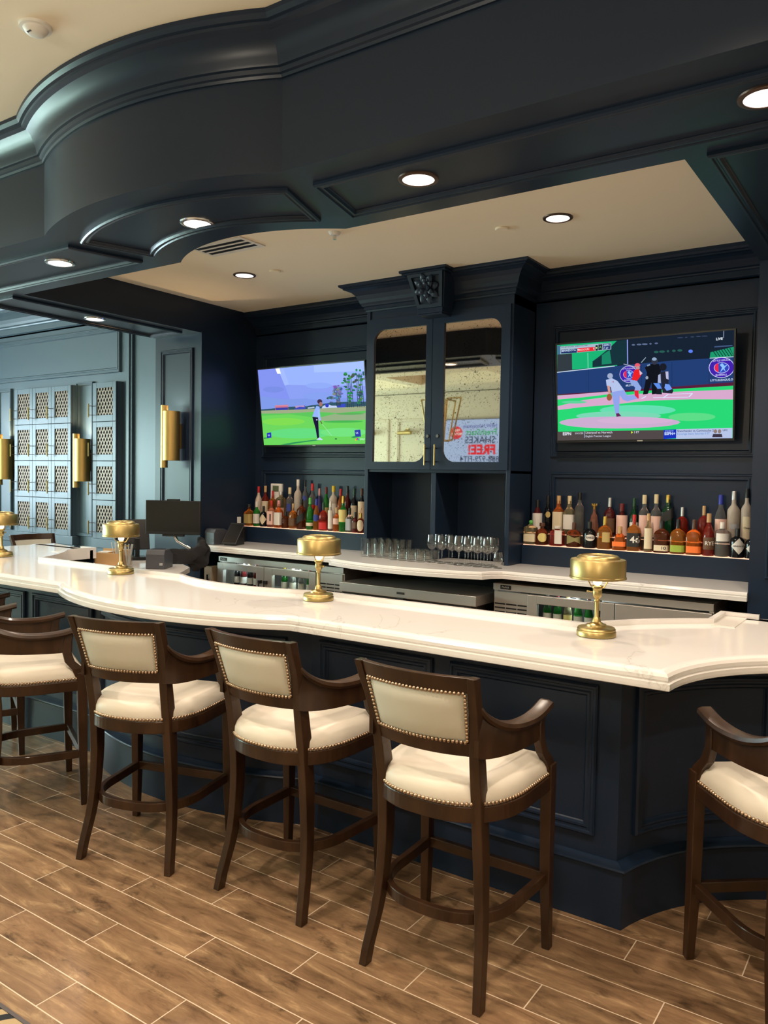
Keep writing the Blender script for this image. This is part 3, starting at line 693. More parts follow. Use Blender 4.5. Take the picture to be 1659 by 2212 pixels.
# small ceiling fittings
def disc(name, x, y, z, r, lab, cat, mat=CREAM):
    tag(MB().lathe([(.001, -.012), (r*.9, -.012), (r, -.008), (r, 0)], mat, 32).build(name, mat, loc=(x, y, z)), lab, cat, 'sprinkler cover plates in the coffer' if 'plate' in name else None)
disc('sprinkler_plate', -2.363, 4.77, Zc, .045, 'flat round sprinkler cover plate in the coffer beside the right downlight', 'sprinkler')
disc('sprinkler_plate', -4.387, 4.81, Zc, .045, 'flat round sprinkler cover plate in the coffer beside the left downlight', 'sprinkler')
sp = empty('fire_sprinkler', (-3.36, 4.27, Zc), label='small sprinkler head at the front edge of the cream coffer', cat='sprinkler')
MB().lathe([(.001, -.02), (.03, -.02), (.045, 0)], WHITEP, 24).build('escutcheon', WHITEP, sp)
MB().lathe([(.001, -.05), (.012, -.048), (.012, -.02)], CHROME, 12).build('nozzle', CHROME, sp)
det = empty('smoke_detector', (-3.363, 2.10, Zm), label='white round smoke detector on the cream ceiling above the bowed crown', cat='smoke detector')
MB().lathe([(.001, -.040), (.024, -.039), (.040, -.034), (.050, -.022), (.054, -.014), (.068, -.012), (.070, 0)], WHITEP, 40).build('cover', WHITEP, det)
MB().box(-.012, .014, -.036, -.022, -.0375, -.034, GREY).build('sensor_slot', GREY, det)
vent = empty('ceiling_vent', (-4.23, 4.12, Zc), label='slotted linear air vent in the coffer behind the soffit bow', cat='vent')
MB().box(-.26, .26, -.13, .13, -.008, 0, WHITEP).build('frame', WHITEP, vent)
for k in range(3): MB().box(-.23, .23, -.085+k*.065, -.05+k*.065, -.0095, -.0075, BLACK).build('slot', BLACK, vent)

# ------------------------------------------------------------------ wall sconces
def sconce(x, y, z0, z1, w, label, power=5):
    e = empty('wall_sconce', (x, y, z0), label=label, cat='wall light', group='brass tube wall sconces')
    h = z1-z0; r = w/2
    def shell(name, cx, cy, rr, za, zb2):
        m = MB(); t = .006
        m.lathe([(rr, za), (rr, zb2), (rr-t, zb2), (rr-t, za), (rr, za)], BRASSD, 36, c=(cx, cy, 0)); return m.build(name, BRASSD, e)
    shell('outer_shade', .012, -r-.02, r, 0, h)
    shell('inner_shade', -r*.42, -r*1.55-.02, r*.42, -.07, h+.055)
    MB().box(-r*.5, r*.5, -.02, 0, h*.25, h*.75, BRASSD).build('wall_plate', BRASSD, e)
    for zz in (.06, h-.06):
        MB().sphere((.02, -r-.02, zz), .018, BULB, 12, 8).build('bulb', BULB, e)
    light('SPOT', (.02, -r-.02, h-.04), power*3, (1, .66, .34), .02, 'sconce_glow', rot=(pi, 0, 0), angle=radians(110), parent=e)
    light('SPOT', (.02, -r-.02, .04), power*3, (1, .66, .34), .02, 'sconce_glow', angle=radians(110), parent=e)
sconce(-6.075, 5.30, 1.86, 2.335, .165, 'brass tube wall sconce on the navy panel right above the monitor')
sconce(-7.905, 5.60, 1.63, 2.11, .175, 'brass tube wall sconce between the two banks of lattice lockers')
sconce(-9.47, 5.60, 1.63, 2.13, .175, 'brass tube wall sconce cut by the left edge of the photo')

# ------------------------------------------------------------------ liquor lockers
def lattice(w, h, parent, loc):
    mb = MB(); s = .050; t = .0075
    N = int((w+h)/s)+2
    def clip(x0, z0, dx, dz):
        ts = []
        t0, t1 = -9, 9
        for p, d, lo, hi in ((x0, dx, 0, w), (z0, dz, 0, h)):
            a, b = (lo-p)/d, (hi-p)/d
            if a > b: a, b = b, a
            t0, t1 = max(t0, a), min(t1, b)
        return (t0, t1) if t1-t0 > .004 else None
    for sgn in (1, -1):
        for k in range(-N, N+1):
            x0 = (k*s if sgn > 0 else k*s); c = clip(x0, 0, .62, sgn*1.0)
            if not c: continue
            a = Vector((x0+.62*c[0], sgn*c[0])); b = Vector((x0+.62*c[1], sgn*c[1])); d = (b-a).normalized(); nn = Vector((-d.y, d.x))*t
            yy = 0 if sgn > 0 else .002
            mb.add([(a.x-nn.x, yy, a.y-nn.y), (b.x-nn.x, yy, b.y-nn.y), (b.x+nn.x, yy, b.y+nn.y), (a.x+nn.x, yy, a.y+nn.y)], [(0, 1, 2, 3)], LATT)
    o = mb.build('lattice', LATT, parent, loc=loc); return o
def locker_bank(x0, ncol, w, label, h=.4335, z0=.995, y=5.50):
    e = empty('locker_bank', (x0, y, z0), label=label, cat='lockers', group=None)
    W = w*ncol; H = h*4
    MB().box(0, W, .022, .10, 0, H, NAVY_DAYLIT).box(.0, W, .018, .022, 0, H, VOID).build('carcass', NAVY_DAYLIT, e)
    MB().box(-.015, W+.03, -.0, .10, -.10, 0, NAVY_DAYLIT).box(-.03, W+.04, .02, .10, -.16, -.10, NAVY_DAYLIT).build('base_moulding', NAVY_DAYLIT, e, bevel=.004)
    for c in range(ncol):
        for r in range(4):
            d = empty('door', (c*w, 0, r*h)); d.parent = e
            fw = .062; gx0, gx1, gz0, gz1 = fw+.008, w-fw+.008, fw+.01, h-fw-.0
            m = MB().box(.002, gx0, -.0, .02, .002, h-.003, NAVY_DAYLIT).box(gx1, w-.002, 0, .02, .002, h-.003, NAVY_DAYLIT).box(gx0, gx1, 0, .02, .002, gz0, NAVY_DAYLIT).box(gx0, gx1, 0, .02, gz1, h-.003, NAVY_DAYLIT)
            fo = m.build('door_frame', NAVY_DAYLIT, e, loc=(c*w, 0, r*h), bevel=.002)
            bpy.data.objects.remove(d)
            lattice(gx1-gx0, gz1-gz0, fo, (gx0, .008, gz0))
            MB().box(gx0, gx1, .016, .018, gz0, gz1, VOID).build('backing', VOID, fo)
            hx = -.002
            hd = MB().tube([(hx, -.05, .05), (hx, -.05, .20)], .0075, BRASS, 8).tube([(hx, -.05, .075), (hx+.03, 0, .075)], .004, DSTEEL, 6).tube([(hx, -.05, .175), (hx+.03, 0, .175)], .004, DSTEEL, 6).build('handle', BRASS, fo)
    return e
locker_bank(-9.27, 3, .382, 'bank of twelve daylight-tinted navy lattice-door liquor lockers between two brass sconces')
locker_bank(-7.72, 1, .41, 'single column of four lattice-door lockers behind the brass lamp and till')
locker_bank(-10.7, 1, .40, 'column of lattice-door lockers at the far left edge of the photo')

# ------------------------------------------------------------------ bar stools
def make_stool():
    e = empty('bar_stool', (0, 0, 0))
    def leg(pts, ws, name='leg'):   # pts (x,y,z), ws (wx, wy)
        secs = [[Vector((x-a/2, y-b/2, z)), Vector((x+a/2, y-b/2, z)), Vector((x+a/2, y+b/2, z)), Vector((x-a/2, y+b/2, z))] for (x, y, z), (a, b) in zip(pts, ws)]
        return MB().rail(None, secs, WOOD).build(name, WOOD, e, bevel=.003)
    def spline(kp, n=18):
        out = []
        for i in range(n+1):
            z = kp[0][2]+(kp[-1][2]-kp[0][2])*i/n
            for a, b in zip(kp, kp[1:]):
                if z <= b[2]+1e-9: break
            k = kp.index(a); p0 = kp[max(k-1, 0)]; p3 = kp[min(k+2, len(kp)-1)]
            t = (z-a[2])/(b[2]-a[2])
            f = lambda q: .5*((2*a[q])+(-p0[q]+b[q])*t+(2*p0[q]-5*a[q]+4*b[q]-p3[q])*t*t+(-p0[q]+3*a[q]-3*b[q]+p3[q])*t**3)
            out.append((f(0), f(1), z))
        return out
    for s in (1, -1):
        pts = spline([(s*.226, -.215, 0), (s*.205, -.165, .22), (s*.192, -.150, .42), (s*.186, -.160, .64), (s*.190, -.195, .84), (s*.203, -.235, .98), (s*.217, -.285, 1.105)])
        leg(pts, [(.030+.008*min(1, p[2]/.5)-.010*max(0, (p[2]-.8)/.3), .040+.018*max(0, 1-abs(p[2]-.60)/.45)) for p in pts])
        pts = [(s*.262, .255, 0), (s*.256, .25, .25), (s*.255, .245, .66), (s*.255, .245, .695)]
        leg(pts, [(.030, .032), (.038, .042), (.044, .050), (.044, .050)])
    # curved plan outline of seat, starting front right going round the back to front left
    def plan(x0, yf, yb, n=40, sq=2.5):
        out = [(x0, yf)]
        for i in range(n+1):
            a = pi*i/n; ca, sa = cos(a), sin(a); k = (abs(ca)**sq+abs(sa)**sq)**(-1/sq)
            out.append((x0*k*ca, .06-(.06-yb)*k*sa))
        out.append((-x0, yf)); return out
    def band(path, z0, z1, t, name, bv=.003):
        secs = []; ins = offset(path, -t) if True else None
        for p, q in zip(path, ins): secs.append([Vector((p[0], p[1], z0)), Vector((q[0], q[1], z0)), Vector((q[0], q[1], z1)), Vector((p[0], p[1], z1))])
        return MB().rail(None, secs, WOOD).build(name, WOOD, e, bevel=bv)
    P1 = plan(.272, .25, -.235)
    sr = MB(); full = P1
    sr.prism(full, .600, .655, WOOD); sr.build('seat_frame', WOOD, e, bevel=.004)
    # cushion
    m = MB(); prof = [(.000, .655), (-.002, .672), (-.001, .692), (.008, .712), (.028, .728), (.06, .737), (.11, .743), (.17, .746)]
    rows = []
    cush = plan(.262, .262, -.232)
    for o_, z in prof:
        rows.append([Vector((x*(1-o_/.27), .02+(y-.02)*(1-o_/.25), z)) for x, y in cush])
    n = len(cush); vs = [v for r in rows for v in r]; fs = [(j*n+i, j*n+(i+1) % n, (j+1)*n+(i+1) % n, (j+1)*n+i) for j in range(len(rows)-1) for i in range(n)]
    vs.append(Vector((0, .02, .748))); fs += [((len(rows)-1)*n+i, (len(rows)-1)*n+(i+1) % n, len(vs)-1) for i in range(n)]
    cu = m.add(vs, fs, VINYL, True).build('seat_cushion', VINYL, e)
    # nails round the seat
    def resample(path, step):
        out = []; acc = 0
        for a, b in zip(path, path[1:]):
            a = Vector(a); b = Vector(b); L_ = (b-a).length; t = -acc
            while t < L_:
                if t >= 0: out.append(a+(b-a)*(t/L_))
                t += step
            acc = (acc+L_) % step if False else L_-(t-step)
        return out
    nm = MB(); path3 = [(x, y, .663) for x, y in offset(cush, .002)]
    for p in resample(path3, .0150): nm.sphere(p, .0072, NAIL, 8, 5)
    q = nm.build('nail_trim', NAIL); q.parent = cu
    # curved stretcher ring and front rail
    ring = [(.262, .25)]+plan(.252, .25, -.205)[1:-1]+[(-.262, .25)]
    band(ring, .245, .285, .024, 'footrest')
    MB().box(-.245, .245, .238, .262, .245, .285, WOOD).build('front_stretcher', WOOD, e, bevel=.003)
    # back: curved rails between posts
    def bx(u, z):   # back surface centre at height z ; u in -1..1
        k = (z-.84)/(1.105-.84); w = .184+k*(.210-.184); y = -.200-k*.083
        return w*u, y-.038*(1-u*u)
    def brail(z0, z1, t, name):
        secs = []
        for i in range(21):
            u = -1+i/10; a = bx(u, z0); b = bx(u, z1)
            secs.append([Vector((a[0], a[1]-t/2, z0)), Vector((a[0], a[1]+t/2, z0)), Vector((b[0], b[1]+t/2, z1)), Vector((b[0], b[1]-t/2, z1))])
        return MB().rail(None, secs, WOOD).build(name, WOOD, e, bevel=.003)
    brail(1.052, 1.105, .026, 'top_rail'); brail(.826, .876, .026, 'lower_rail')
    pm = MB(); z0, z1 = .872, 1.056; nu, nz = 20, 6; u0 = .93
    grid = []
    for side in (-1, 1):
        for j in range(nz+1):
            for i in range(nu+1):
                u = u0*(-1+2*i/nu); v = j/nz; z = z0+(z1-z0)*v; a = bx(u, z); puff = .016*(1-(2*i/nu-1)**6)*(1-(2*v-1)**6)
                grid.append(Vector((a[0], a[1]+side*(.004+puff), z)))
    W = nu+1; o2 = W*(nz+1)
    fs = [(b+j*W+i, b+j*W+i+1, b+(j+1)*W+i+1, b+(j+1)*W+i) for b in (0, o2) for j in range(nz) for i in range(nu)]
    bc = pm.add(grid, fs, VINYLB, True).build('back_cushion', VINYLB, e)
    nm = MB(); loop = []
    for i in range(21): u = u0*(-1+i/10)*.985; a = bx(u, z0+.006); loop.append((a[0], a[1]-.012, z0+.006))
    for i in range(9): z = z0+.006+(z1-z0-.012)*i/8; a = bx(u0*.985, z); loop.append((a[0], a[1]-.012, z))
    for i in range(21): u = u0*(1-i/10)*.985; a = bx(u, z1-.006); loop.append((a[0], a[1]-.012, z1-.006))
    for i in range(9): z = z1-.006-(z1-z0-.012)*i/8; a = bx(-u0*.985, z); loop.append((a[0], a[1]-.012, z))
    for p in resample(loop, .0138): nm.sphere(p, .0066, NAIL, 8, 5)
    q = nm.build('nail_trim', NAIL); q.parent = bc
    # arms: rolled top rail over a curved panel, with swept front support
    for s in (1, -1):
        keys = [(.206, -.232, 1.000), (.214, -.195, .962), (.226, -.13, .925), (.238, -.04, .900), (.244, .06, .893), (.245, .14, .898), (.244, .20, .910), (.243, .228, .916)]
        pts = []
        for i in range(len(keys)-1):
            p0, p1, p2, p3 = keys[max(i-1, 0)], keys[i], keys[i+1], keys[min(i+2, len(keys)-1)]
            for t in (0, .34, .67): pts.append(tuple(.5*((2*p1[q])+(-p0[q]+p2[q])*t+(2*p0[q]-5*p1[q]+4*p2[q]-p3[q])*t*t+(-p0[q]+3*p1[q]-3*p2[q]+p3[q])*t**3) for q in range(3)))
        pts.append(keys[-1])
        secs = []; N = len(pts)
        for i, (x, y, z) in enumerate(pts):
            k = i/(N-1); w = .012+.018*min(1, k*1.6); hh = .015; d = .006
            sec = [(-w*.6, -hh), (w*.9, -hh), (w+d*.6, -hh*.3), (w, hh*.6), (w*.4, hh), (-w*.6, hh), (-w, hh*.3), (-w, -hh*.4)]
            secs.append([Vector((s*(x+a), y, z+b)) for a, b in sec])
        ar = MB().rail(None, secs, WOOD, smooth=True).build('armrest', WOOD, e)
        # side panel under the arm
        secs = []
        for i, (x, y, z) in enumerate(pts[:-3]):
            k = i/(N-4); zb2 = .855-.040*sin(k*pi*.55)+.0*k; zb2 = .835-.035*sin(min(1, k)*pi*.6)
            secs.append([Vector((s*(x-.009), y, zb2)), Vector((s*(x+.007), y, zb2)), Vector((s*(x+.007), y, z-.006)), Vector((s*(x-.009), y, z-.006))])
        q = MB().rail(None, secs, WOOD).build('arm_panel', WOOD); q.parent = ar
        kp = [(.256, .250, .672), (.256, .226, .715), (.252, .190, .752), (.247, .176, .80), (.244, .178, .85), (.244, .190, .905)]
        secs = []
        for i in range(16):
            t = i/15*(len(kp)-1); j = min(int(t), len(kp)-2); f = t-j
            x, y, z = [kp[j][q]*(1-f)+kp[j+1][q]*f for q in range(3)]
            wy = .022+.016*(1-abs(i/15-.0))**2*1.0
            secs.append([Vector((s*(x-.014), y-wy, z)), Vector((s*(x+.014), y-wy, z)), Vector((s*(x+.014), y+wy*.75, z)), Vector((s*(x-.014), y+wy*.75, z))])
        MB().rail(None, secs, WOOD).build('arm_support', WOOD, e, bevel=.003)
    return e
stools = [((-1.36, 2.465), 0, 'walnut bar stool with ivory seat, nearest the camera, before the right moulded panel'),
          ((-2.15, 2.52), -.5, 'walnut bar stool with ivory seat at the right end of the bow'),
          ((-2.912, 2.40), 17, 'walnut bar stool with ivory seat turned slightly left, in front of the bow'),
          ((-3.915, 2.38), -26, 'walnut bar stool turned right, its back cut off by the left photo edge'),
          ((-4.85, 2.60), -26, 'walnut bar stool almost hidden at the left edge, only an arm end and legs showing'),
          ((-.290, 2.94), 40, 'walnut bar stool cut by the right edge, facing the scooped corner'),
          ((-7.10, 4.55), -93, 'walnut bar stool behind the left leg of the bar, facing the lockers side')]
S0 = make_stool()
for k, ((x, y), a, lab) in enumerate(stools):
    q = S0 if k == 0 else copy_tree(S0)
    q.location = (x, y, 0); q.rotation_euler.z = radians(a); tag(q, lab, 'bar stool', 'walnut bar stools around the bar')

# ------------------------------------------------------------------ televisions
class Art:
    """flat picture made of coloured shapes; coordinates in pixels of a drawing whose four screen corners are given"""
    def __init__(s, W, H, quad): s.mb = MB(); s.W = W; s.H = H; s.q = quad; s.k = 0
    def uv(s, x, y):
        TL, TR, BR, BL = s.q; u = .5; v = .5
        for _ in range(4):
            t = (x-TL[0])/(TR[0]-TL[0]); yt = TL[1]+(TR[1]-TL[1])*t; tb = (x-BL[0])/(BR[0]-BL[0]); yb = BL[1]+(BR[1]-BL[1])*tb
            v = (y-yt)/(yb-yt); xl = TL[0]+(BL[0]-TL[0])*v; xr = TR[0]+(BR[0]-TR[0])*v; u = (x-xl)/(xr-xl)
        return min(1, max(0, u)), min(1, max(0, v))
    def poly(s, pts, col, raw=False, st=1.):
        s.k += 1; d = -.00012*s.k; vs = []
        for x, y in pts:
            u, v = (x, y) if raw else s.uv(x, y); vs.append(((u-.5)*s.W, d, (.5-v)*s.H))
        s.mb.add(vs, [tuple(range(len(vs)))], E_('%.3f_%.3f_%.3f' % col, col, st))
    def ell(s, cx, cy, rx, ry, col, a0=0, a1=360, n=24): s.poly([(cx+rx*cos(radians(a0+(a1-a0)*i/n)), cy+ry*sin(radians(a0+(a1-a0)*i/n))) for i in range(n)], col)
    def line(s, a, b, w, col):
        dx, dy = b[0]-a[0], b[1]-a[1]; L_ = math.hypot(dx, dy); nx, ny = -dy/L_*w/2, dx/L_*w/2
        s.poly([(a[0]+nx, a[1]+ny), (b[0]+nx, b[1]+ny), (b[0]-nx, b[1]-ny), (a[0]-nx, a[1]-ny)], col)
    def text(s, txt, x, y, h, col, align='LEFT', bold=.01, width=None):
        s.k += 1; u, v = s.uv(x, y); u2, v2 = s.uv(x, y+h); size = abs(v2-v)*s.H*1.35
        M = Matrix.Translation(((u-.5)*s.W, -.00012*s.k, (.5-v)*s.H)) @ VERT
        text_mesh(s.mb, txt, size, M, E_('%.3f_%.3f_%.3f' % col, col), align, bold)
def tv(center, W, H, tilt, label, group, rz=0):
    e = empty('television', center, rz, label=label, cat='television', group=group); e.rotation_euler = (tilt, 0, rz)
    bz = .011
    MB().box(-W/2-bz, W/2+bz, .001, .035, -H/2-bz, H/2+bz, BLACK).box(-W*.3, W*.3, .035, .07, -H*.35, H*.30, BLACK).build('housing', BLACK, e, bevel=.003)
    MB().box(-W/2-bz, W/2+bz, -.006, .001, H/2, H/2+bz, BLACK).box(-W/2-bz, W/2+bz, -.006, .001, -H/2-bz*1.5, -H/2, BLACK).box(-W/2-bz, -W/2, -.006, .001, -H/2, H/2, BLACK).box(W/2, W/2+bz, -.006, .001, -H/2, H/2, BLACK).build('bezel', BLACK, e)
    MB().box(-.02, .02, -.007, -.005, -H/2-bz*1.2, -H/2-bz*.5, CHROME).build('badge', CHROME, e)
    MB().box(-.1, .1, .07, .12, -.1, .1, DSTEEL).build('wall_bracket', DSTEEL, e)
    return e
W_, H_ = 1.275, .735
tvr = tv((-1.768, 5.885, 2.408), W_, H_, radians(6), 'wide television showing a baseball game, on the right panel', 'televisions over the liquor shelves')
a = Art(W_, H_, ((75, 185), (1600, 65), (1605, 985), (100, 1002)))
NV = (.015, .045, .16); GR = (.02, .62, .16); PK = (.62, .36, .55); WH = (.62, .75, .95)
a.poly([(0, 0), (1, 0), (1, 1), (0, 1)], (.008, .015, .03), True)
a.poly([(75, 185), (630, 148), (640, 362), (220, 392), (80, 408)], (.01, .42, .16))
a.poly([(75, 190), (115, 190), (118, 262), (80, 268)], (.05, .15, .25)); a.poly([(80, 265), (220, 255), (225, 392), (82, 410)], (.03, .04, .05))
a.poly([(415, 325), (560, 215), (632, 150), (725, 140), (735, 345), (415, 372)], (.008, .03, .04))
a.poly([(500, 270), (570, 225), (590, 340), (500, 350)], (.01, .22, .12))
a.line((370, 250), (375, 380), 8, (.15, .6, .4)); a.line((415, 325), (560, 225), 6, (.01, .05, .06)); a.line((727, 138), (733, 345), 9, (.25, .30, .75))
for i in range(16): a.ell(780+(i*197) % 640, 110+(i*61) % 180, 10+(i % 4)*5, 4+(i % 3)*3, ((.04, .06, .12), (.10, .14, .25), (.02, .10, .08))[i % 3])
a.ell(1262, 240, 18, 14, (.1, .2, .8)); a.line((850, 335), (890, 290), 6, (.3, .4, .5))
a.poly([(1420, 250), (1600, 205), (1600, 290), (1415, 300)], (.01, .30, .14))
for i in range(7): a.line((1425+i*24, 215), (1470+i*24, 285), 6, (.01, .02, .03))
a.line((1450, 205), (1590, 195), 10, (.05, .09, .2)); a.line((1520, 60), (1520, 130), 6, (.2, .25, .35))
a.poly([(80, 415), (380, 382), (620, 362), (1110, 318), (1600, 292), (1602, 515), (1130, 545), (600, 578), (88, 606)], NV)
for x in (380, 855, 1112, 1412): a.line((x, 385-(x-380)*.075), (x+3, 590-(x-380)*.065), 3, (.008, .02, .08))
a.line((78, 416), (620, 362), 7, (.55, .65, .8)); a.line((1415, 300), (1600, 290), 6, (.5, .6, .7))
a.poly([(88, 602), (600, 575), (1130, 540), (1602, 505), (1602, 548), (1130, 568), (600, 598), (88, 615)], (.09, .012, .04))
a.poly([(88, 612), (600, 590), (1130, 560), (1602, 535), (1605, 985), (98, 1000)], GR)
a.poly([(88, 615), (560, 580), (590, 600), (340, 628), (90, 648)], PK)
a.poly([(90, 705), (340, 652), (560, 625), (860, 598), (1150, 583), (1602, 568), (1602, 652), (1280, 648), (900, 660), (600, 692), (330, 712), (95, 738)], PK)
a.ell(250, 670, 120, 12, (.10, .60, .30)); a.ell(820, 740, 330, 45, (.12, .66, .40)); a.ell(1280, 800, 190, 36, (.10, .65, .22)); a.ell(650, 790, 380, 40, (.18, .62, .42))
a.ell(650, 846, 540, 52, (.55, .38, .58)); a.ell(800, 830, 330, 30, (.60, .40, .60))
a.line((860, 640), (900, 622), 7, WH); a.line((1045, 635), (1085, 605), 8, WH); a.line((1085, 605), (1285, 598), 4, WH); a.line((1285, 598), (1255, 628), 8, WH); a.line((960, 632), (1250, 630), 4, WH)
for cx, cy, k in ((745, 432, .80), (1510, 380, 1.0)):
    a.ell(cx, cy, 100*k, 82*k+6, (.6, .6, .9)); a.ell(cx, cy, 95*k, 77*k+6, (.05, .015, .38)); a.ell(cx, cy+2, 60*k, 46*k, (.5, .55, .9)); a.ell(cx, cy+2, 56*k, 42*k, (.03, .06, .45)); a.ell(cx-22*k, cy, 32*k, 38*k, (.75, .02, .08), 90, 270)
    a.poly([(cx-10*k, cy+40*k), (cx+4*k, cy), (cx-14*k, cy-22*k), (cx+4*k, cy-38*k), (cx+24*k, cy-14*k), (cx+50*k, cy-30*k), (cx+22*k, cy+6*k), (cx+34*k, cy+38*k), (cx+14*k, cy+14*k)], (.25, .5, .95))
    a.text('LITTLE LEAGUE', cx, cy-60*k, 15*k, (.6, .6, .9), 'CENTER'); a.text('BASEBALL', cx, cy+62*k, 16*k, (.6, .6, .9), 'CENTER')
a.text('LITTLELEAGUE.O', 1424, 490, 18, WH); a.text('#LLWS', 722, 528, 18, WH)
# umpire, catcher, batter, pitcher
D = (.006, .007, .012)
a.poly([(885, 375), (930, 345), (1005, 345), (1025, 400), (1000, 470), (985, 600), (950, 605), (945, 500), (915, 600), (872, 606), (895, 480), (905, 420)], D); a.ell(968, 322, 28, 30, (.03, .035, .06)); a.ell(965, 304, 20, 14, (.25, .35, .5)); a.line((905, 360), (930, 350), 12, (.2, .3, .45)); a.ell(905, 462, 12, 14, (.3, .35, .45))
a.ell(1040, 372, 30, 32, (.01, .012, .02)); a.poly([(1015, 415), (1070, 405), (1090, 470), (1085, 520), (1130, 570), (1120, 598), (1040, 592), (1030, 500), (1010, 480)], (.015, .018, .035)); a.poly([(1060, 410), (1085, 410), (1088, 480), (1068, 470)], (.45, .45, .65)); a.poly([(1000, 440), (1020, 430), (1025, 510), (998, 505)], (.35, .4, .6)); a.poly([(960, 508), (1010, 510), (1035, 560), (1000, 560)], (.10, .25, .75)); a.poly([(1060, 515), (1095, 520), (1120, 560), (1075, 575), (1055, 550)], (.15, .3, .8)); a.poly([(990, 560), (1030, 555), (1035, 605), (985, 603)], (.01, .012, .02))
a.line((700, 345), (815, 372), 7, (.35, .38, .55)); a.ell(822, 356, 24, 18, (.75, .10, .14)); a.ell(826, 378, 17, 18, (.5, .25, .25)); a.poly([(795, 395), (835, 388), (862, 430), (835, 470), (822, 488), (775, 480), (785, 430)], (.75, .015, .02)); a.poly([(838, 395), (868, 425), (845, 440)], (.6, .5, .6)); a.poly([(760, 480), (820, 488), (860, 548), (850, 575), (800, 570), (805, 545), (765, 510)], (.25, .36, .70)); a.poly([(798, 570), (835, 570), (838, 640), (805, 642)], (.7, .02, .05))
a.ell(582, 446, 25, 24, (.32, .38, .55)); a.poly([(545, 480), (600, 465), (650, 490), (712, 570), (690, 580), (600, 588), (590, 540), (552, 530)], (.42, .50, .75)); a.poly([(556, 530), (580, 530), (592, 605), (572, 605)], (.6, .3, .25)); a.ell(578, 628, 24, 30, (.30, .10, .04))
a.poly([(596, 585), (710, 565), (735, 612), (800, 610), (830, 640), (740, 664), (700, 650), (672, 610), (668, 768), (635, 770)], (.26, .34, .75)); a.poly([(640, 768), (665, 765), (688, 790), (645, 796)], (.12, .02, .10)); a.text('14', 596, 498, 16, (.4, .1, .2))
# graphics
a.poly([(112, 198), (588, 165), (588, 222), (115, 262)], (.35, .45, .55)); a.poly([(120, 226), (272, 214), (272, 248), (122, 258)], (.01, .025, .12)); a.poly([(276, 212), (440, 200), (440, 232), (278, 246)], (.75, .02, .03)); a.poly([(446, 186), (466, 184), (468, 230), (446, 232)], (.01, .02, .02)); a.poly([(472, 180), (508, 178), (508, 224), (472, 228)], (.02, .03, .03)); a.poly([(513, 175), (582, 170), (582, 218), (513, 224)], (.02, .04, .15))
a.text('MINNESOTA  4', 124, 237, 17, WH); a.text('MISSOURI', 284, 227, 17, (.9, .6, .6)); a.text('0', 424, 216, 17, (.9, .7, .7)); a.text('LLWS MW REGIONAL  ELIMINATION GAME', 120, 206, 9, (.04, .05, .12)); a.text('ESPN', 520, 188, 17, WH); a.text('P: 67', 520, 212, 15, WH); a.ell(456, 208, 6, 7, (.6, .8, .2)); a.poly([(476, 215), (490, 190), (504, 215), (490, 205)], (.1, .4, .15))
a.text('LIVE', 1490, 140, 22, (.7, .78, .85), 'CENTER', .03)
a.poly([(98, 925), (1056, 912), (1056, 990), (99, 1002)], (.075, .06, .06)); a.poly([(1056, 910), (1160, 906), (1160, 985), (1056, 990)], (.01, .03, .45)); a.poly([(1160, 906), (1604, 895), (1606, 985), (1160, 988)], (.42, .50, .72))
a.text('ESPN', 148, 945, 26, (.7, .72, .8), 'LEFT', .03); a.text('SOCCER', 266, 941, 15, (.6, .6, .68)); a.line((356, 922), (356, 980), 3, WH); a.text('Liverpool vs Norwich', 365, 935, 20, (.65, .66, .75)); a.text('English Premier League', 365, 965, 18, (.5, .52, .62)); a.poly([(778, 920), (796, 931), (778, 943)], (.6, .75, .05)); a.text('3 ET', 802, 931, 18, (.6, .62, .7))
a.text('ESPN+', 1063, 945, 24, WH, 'LEFT', .03); a.text('AVAILABLE ON', 1066, 921, 8, WH); a.text('Shevchenko vs Carmouche 2', 1168, 922, 19, (.02, .03, .12)); a.text('Coverage Starts Saturday 5 ET', 1168, 947, 16, (.10, .25, .6)); a.text('UFC', 1530, 917, 16, (.05, .06, .15), 'LEFT', .02)
for x in (1474, 1506): a.ell(x, 925, 13, 18, (.25, .18, .16)); a.poly([(x-24, 975), (x-18, 948), (x+18, 948), (x+24, 975)], (.04, .03, .05))
q = a.mb.build('screen'); q.parent = tvr

tvl = tv((-4.875, 5.875, 2.405), 1.30, .745, radians(8), 'wide television showing a golfer on a green, on the left panel', 'televisions over the liquor shelves')
a = Art(1.30, .745, ((110, 215), (1545, 99), (1550, 1210), (220, 1216)))
a.poly([(0, 0), (1, 0), (1, 1), (0, 1)], (.24, .32, .82), True)
a.poly([(0, 0), (.21, 0), (.30, .42), (0, .5)], (.21, .27, .80), True); a.poly([(.2, 0), (1, 0), (1, .30), (.27, .22)], (.30, .42, .90), True); a.poly([(.55, 0), (1, 0), (1, .12), (.55, .09)], (.36, .50, .93), True)
a.poly([(120, 560), (500, 600), (1100, 580), (1540, 600), (1540, 720), (165, 740)], (.20, .30, .74)); a.ell(340, 470, 150, 40, (.18, .25, .72)); a.ell(960, 420, 170, 40, (.26, .38, .86)); a.ell(1000, 560, 260, 50, (.22, .33, .80)); a.poly([(405, 200), (480, 196), (560, 400), (500, 420)], (.34, .46, .92))
a.poly([(168, 735), (380, 718), (560, 700), (800, 695), (860, 680), (960, 672), (1100, 650), (1290, 640), (1540, 640), (1545, 745), (172, 758)], (.03, .09, .13))
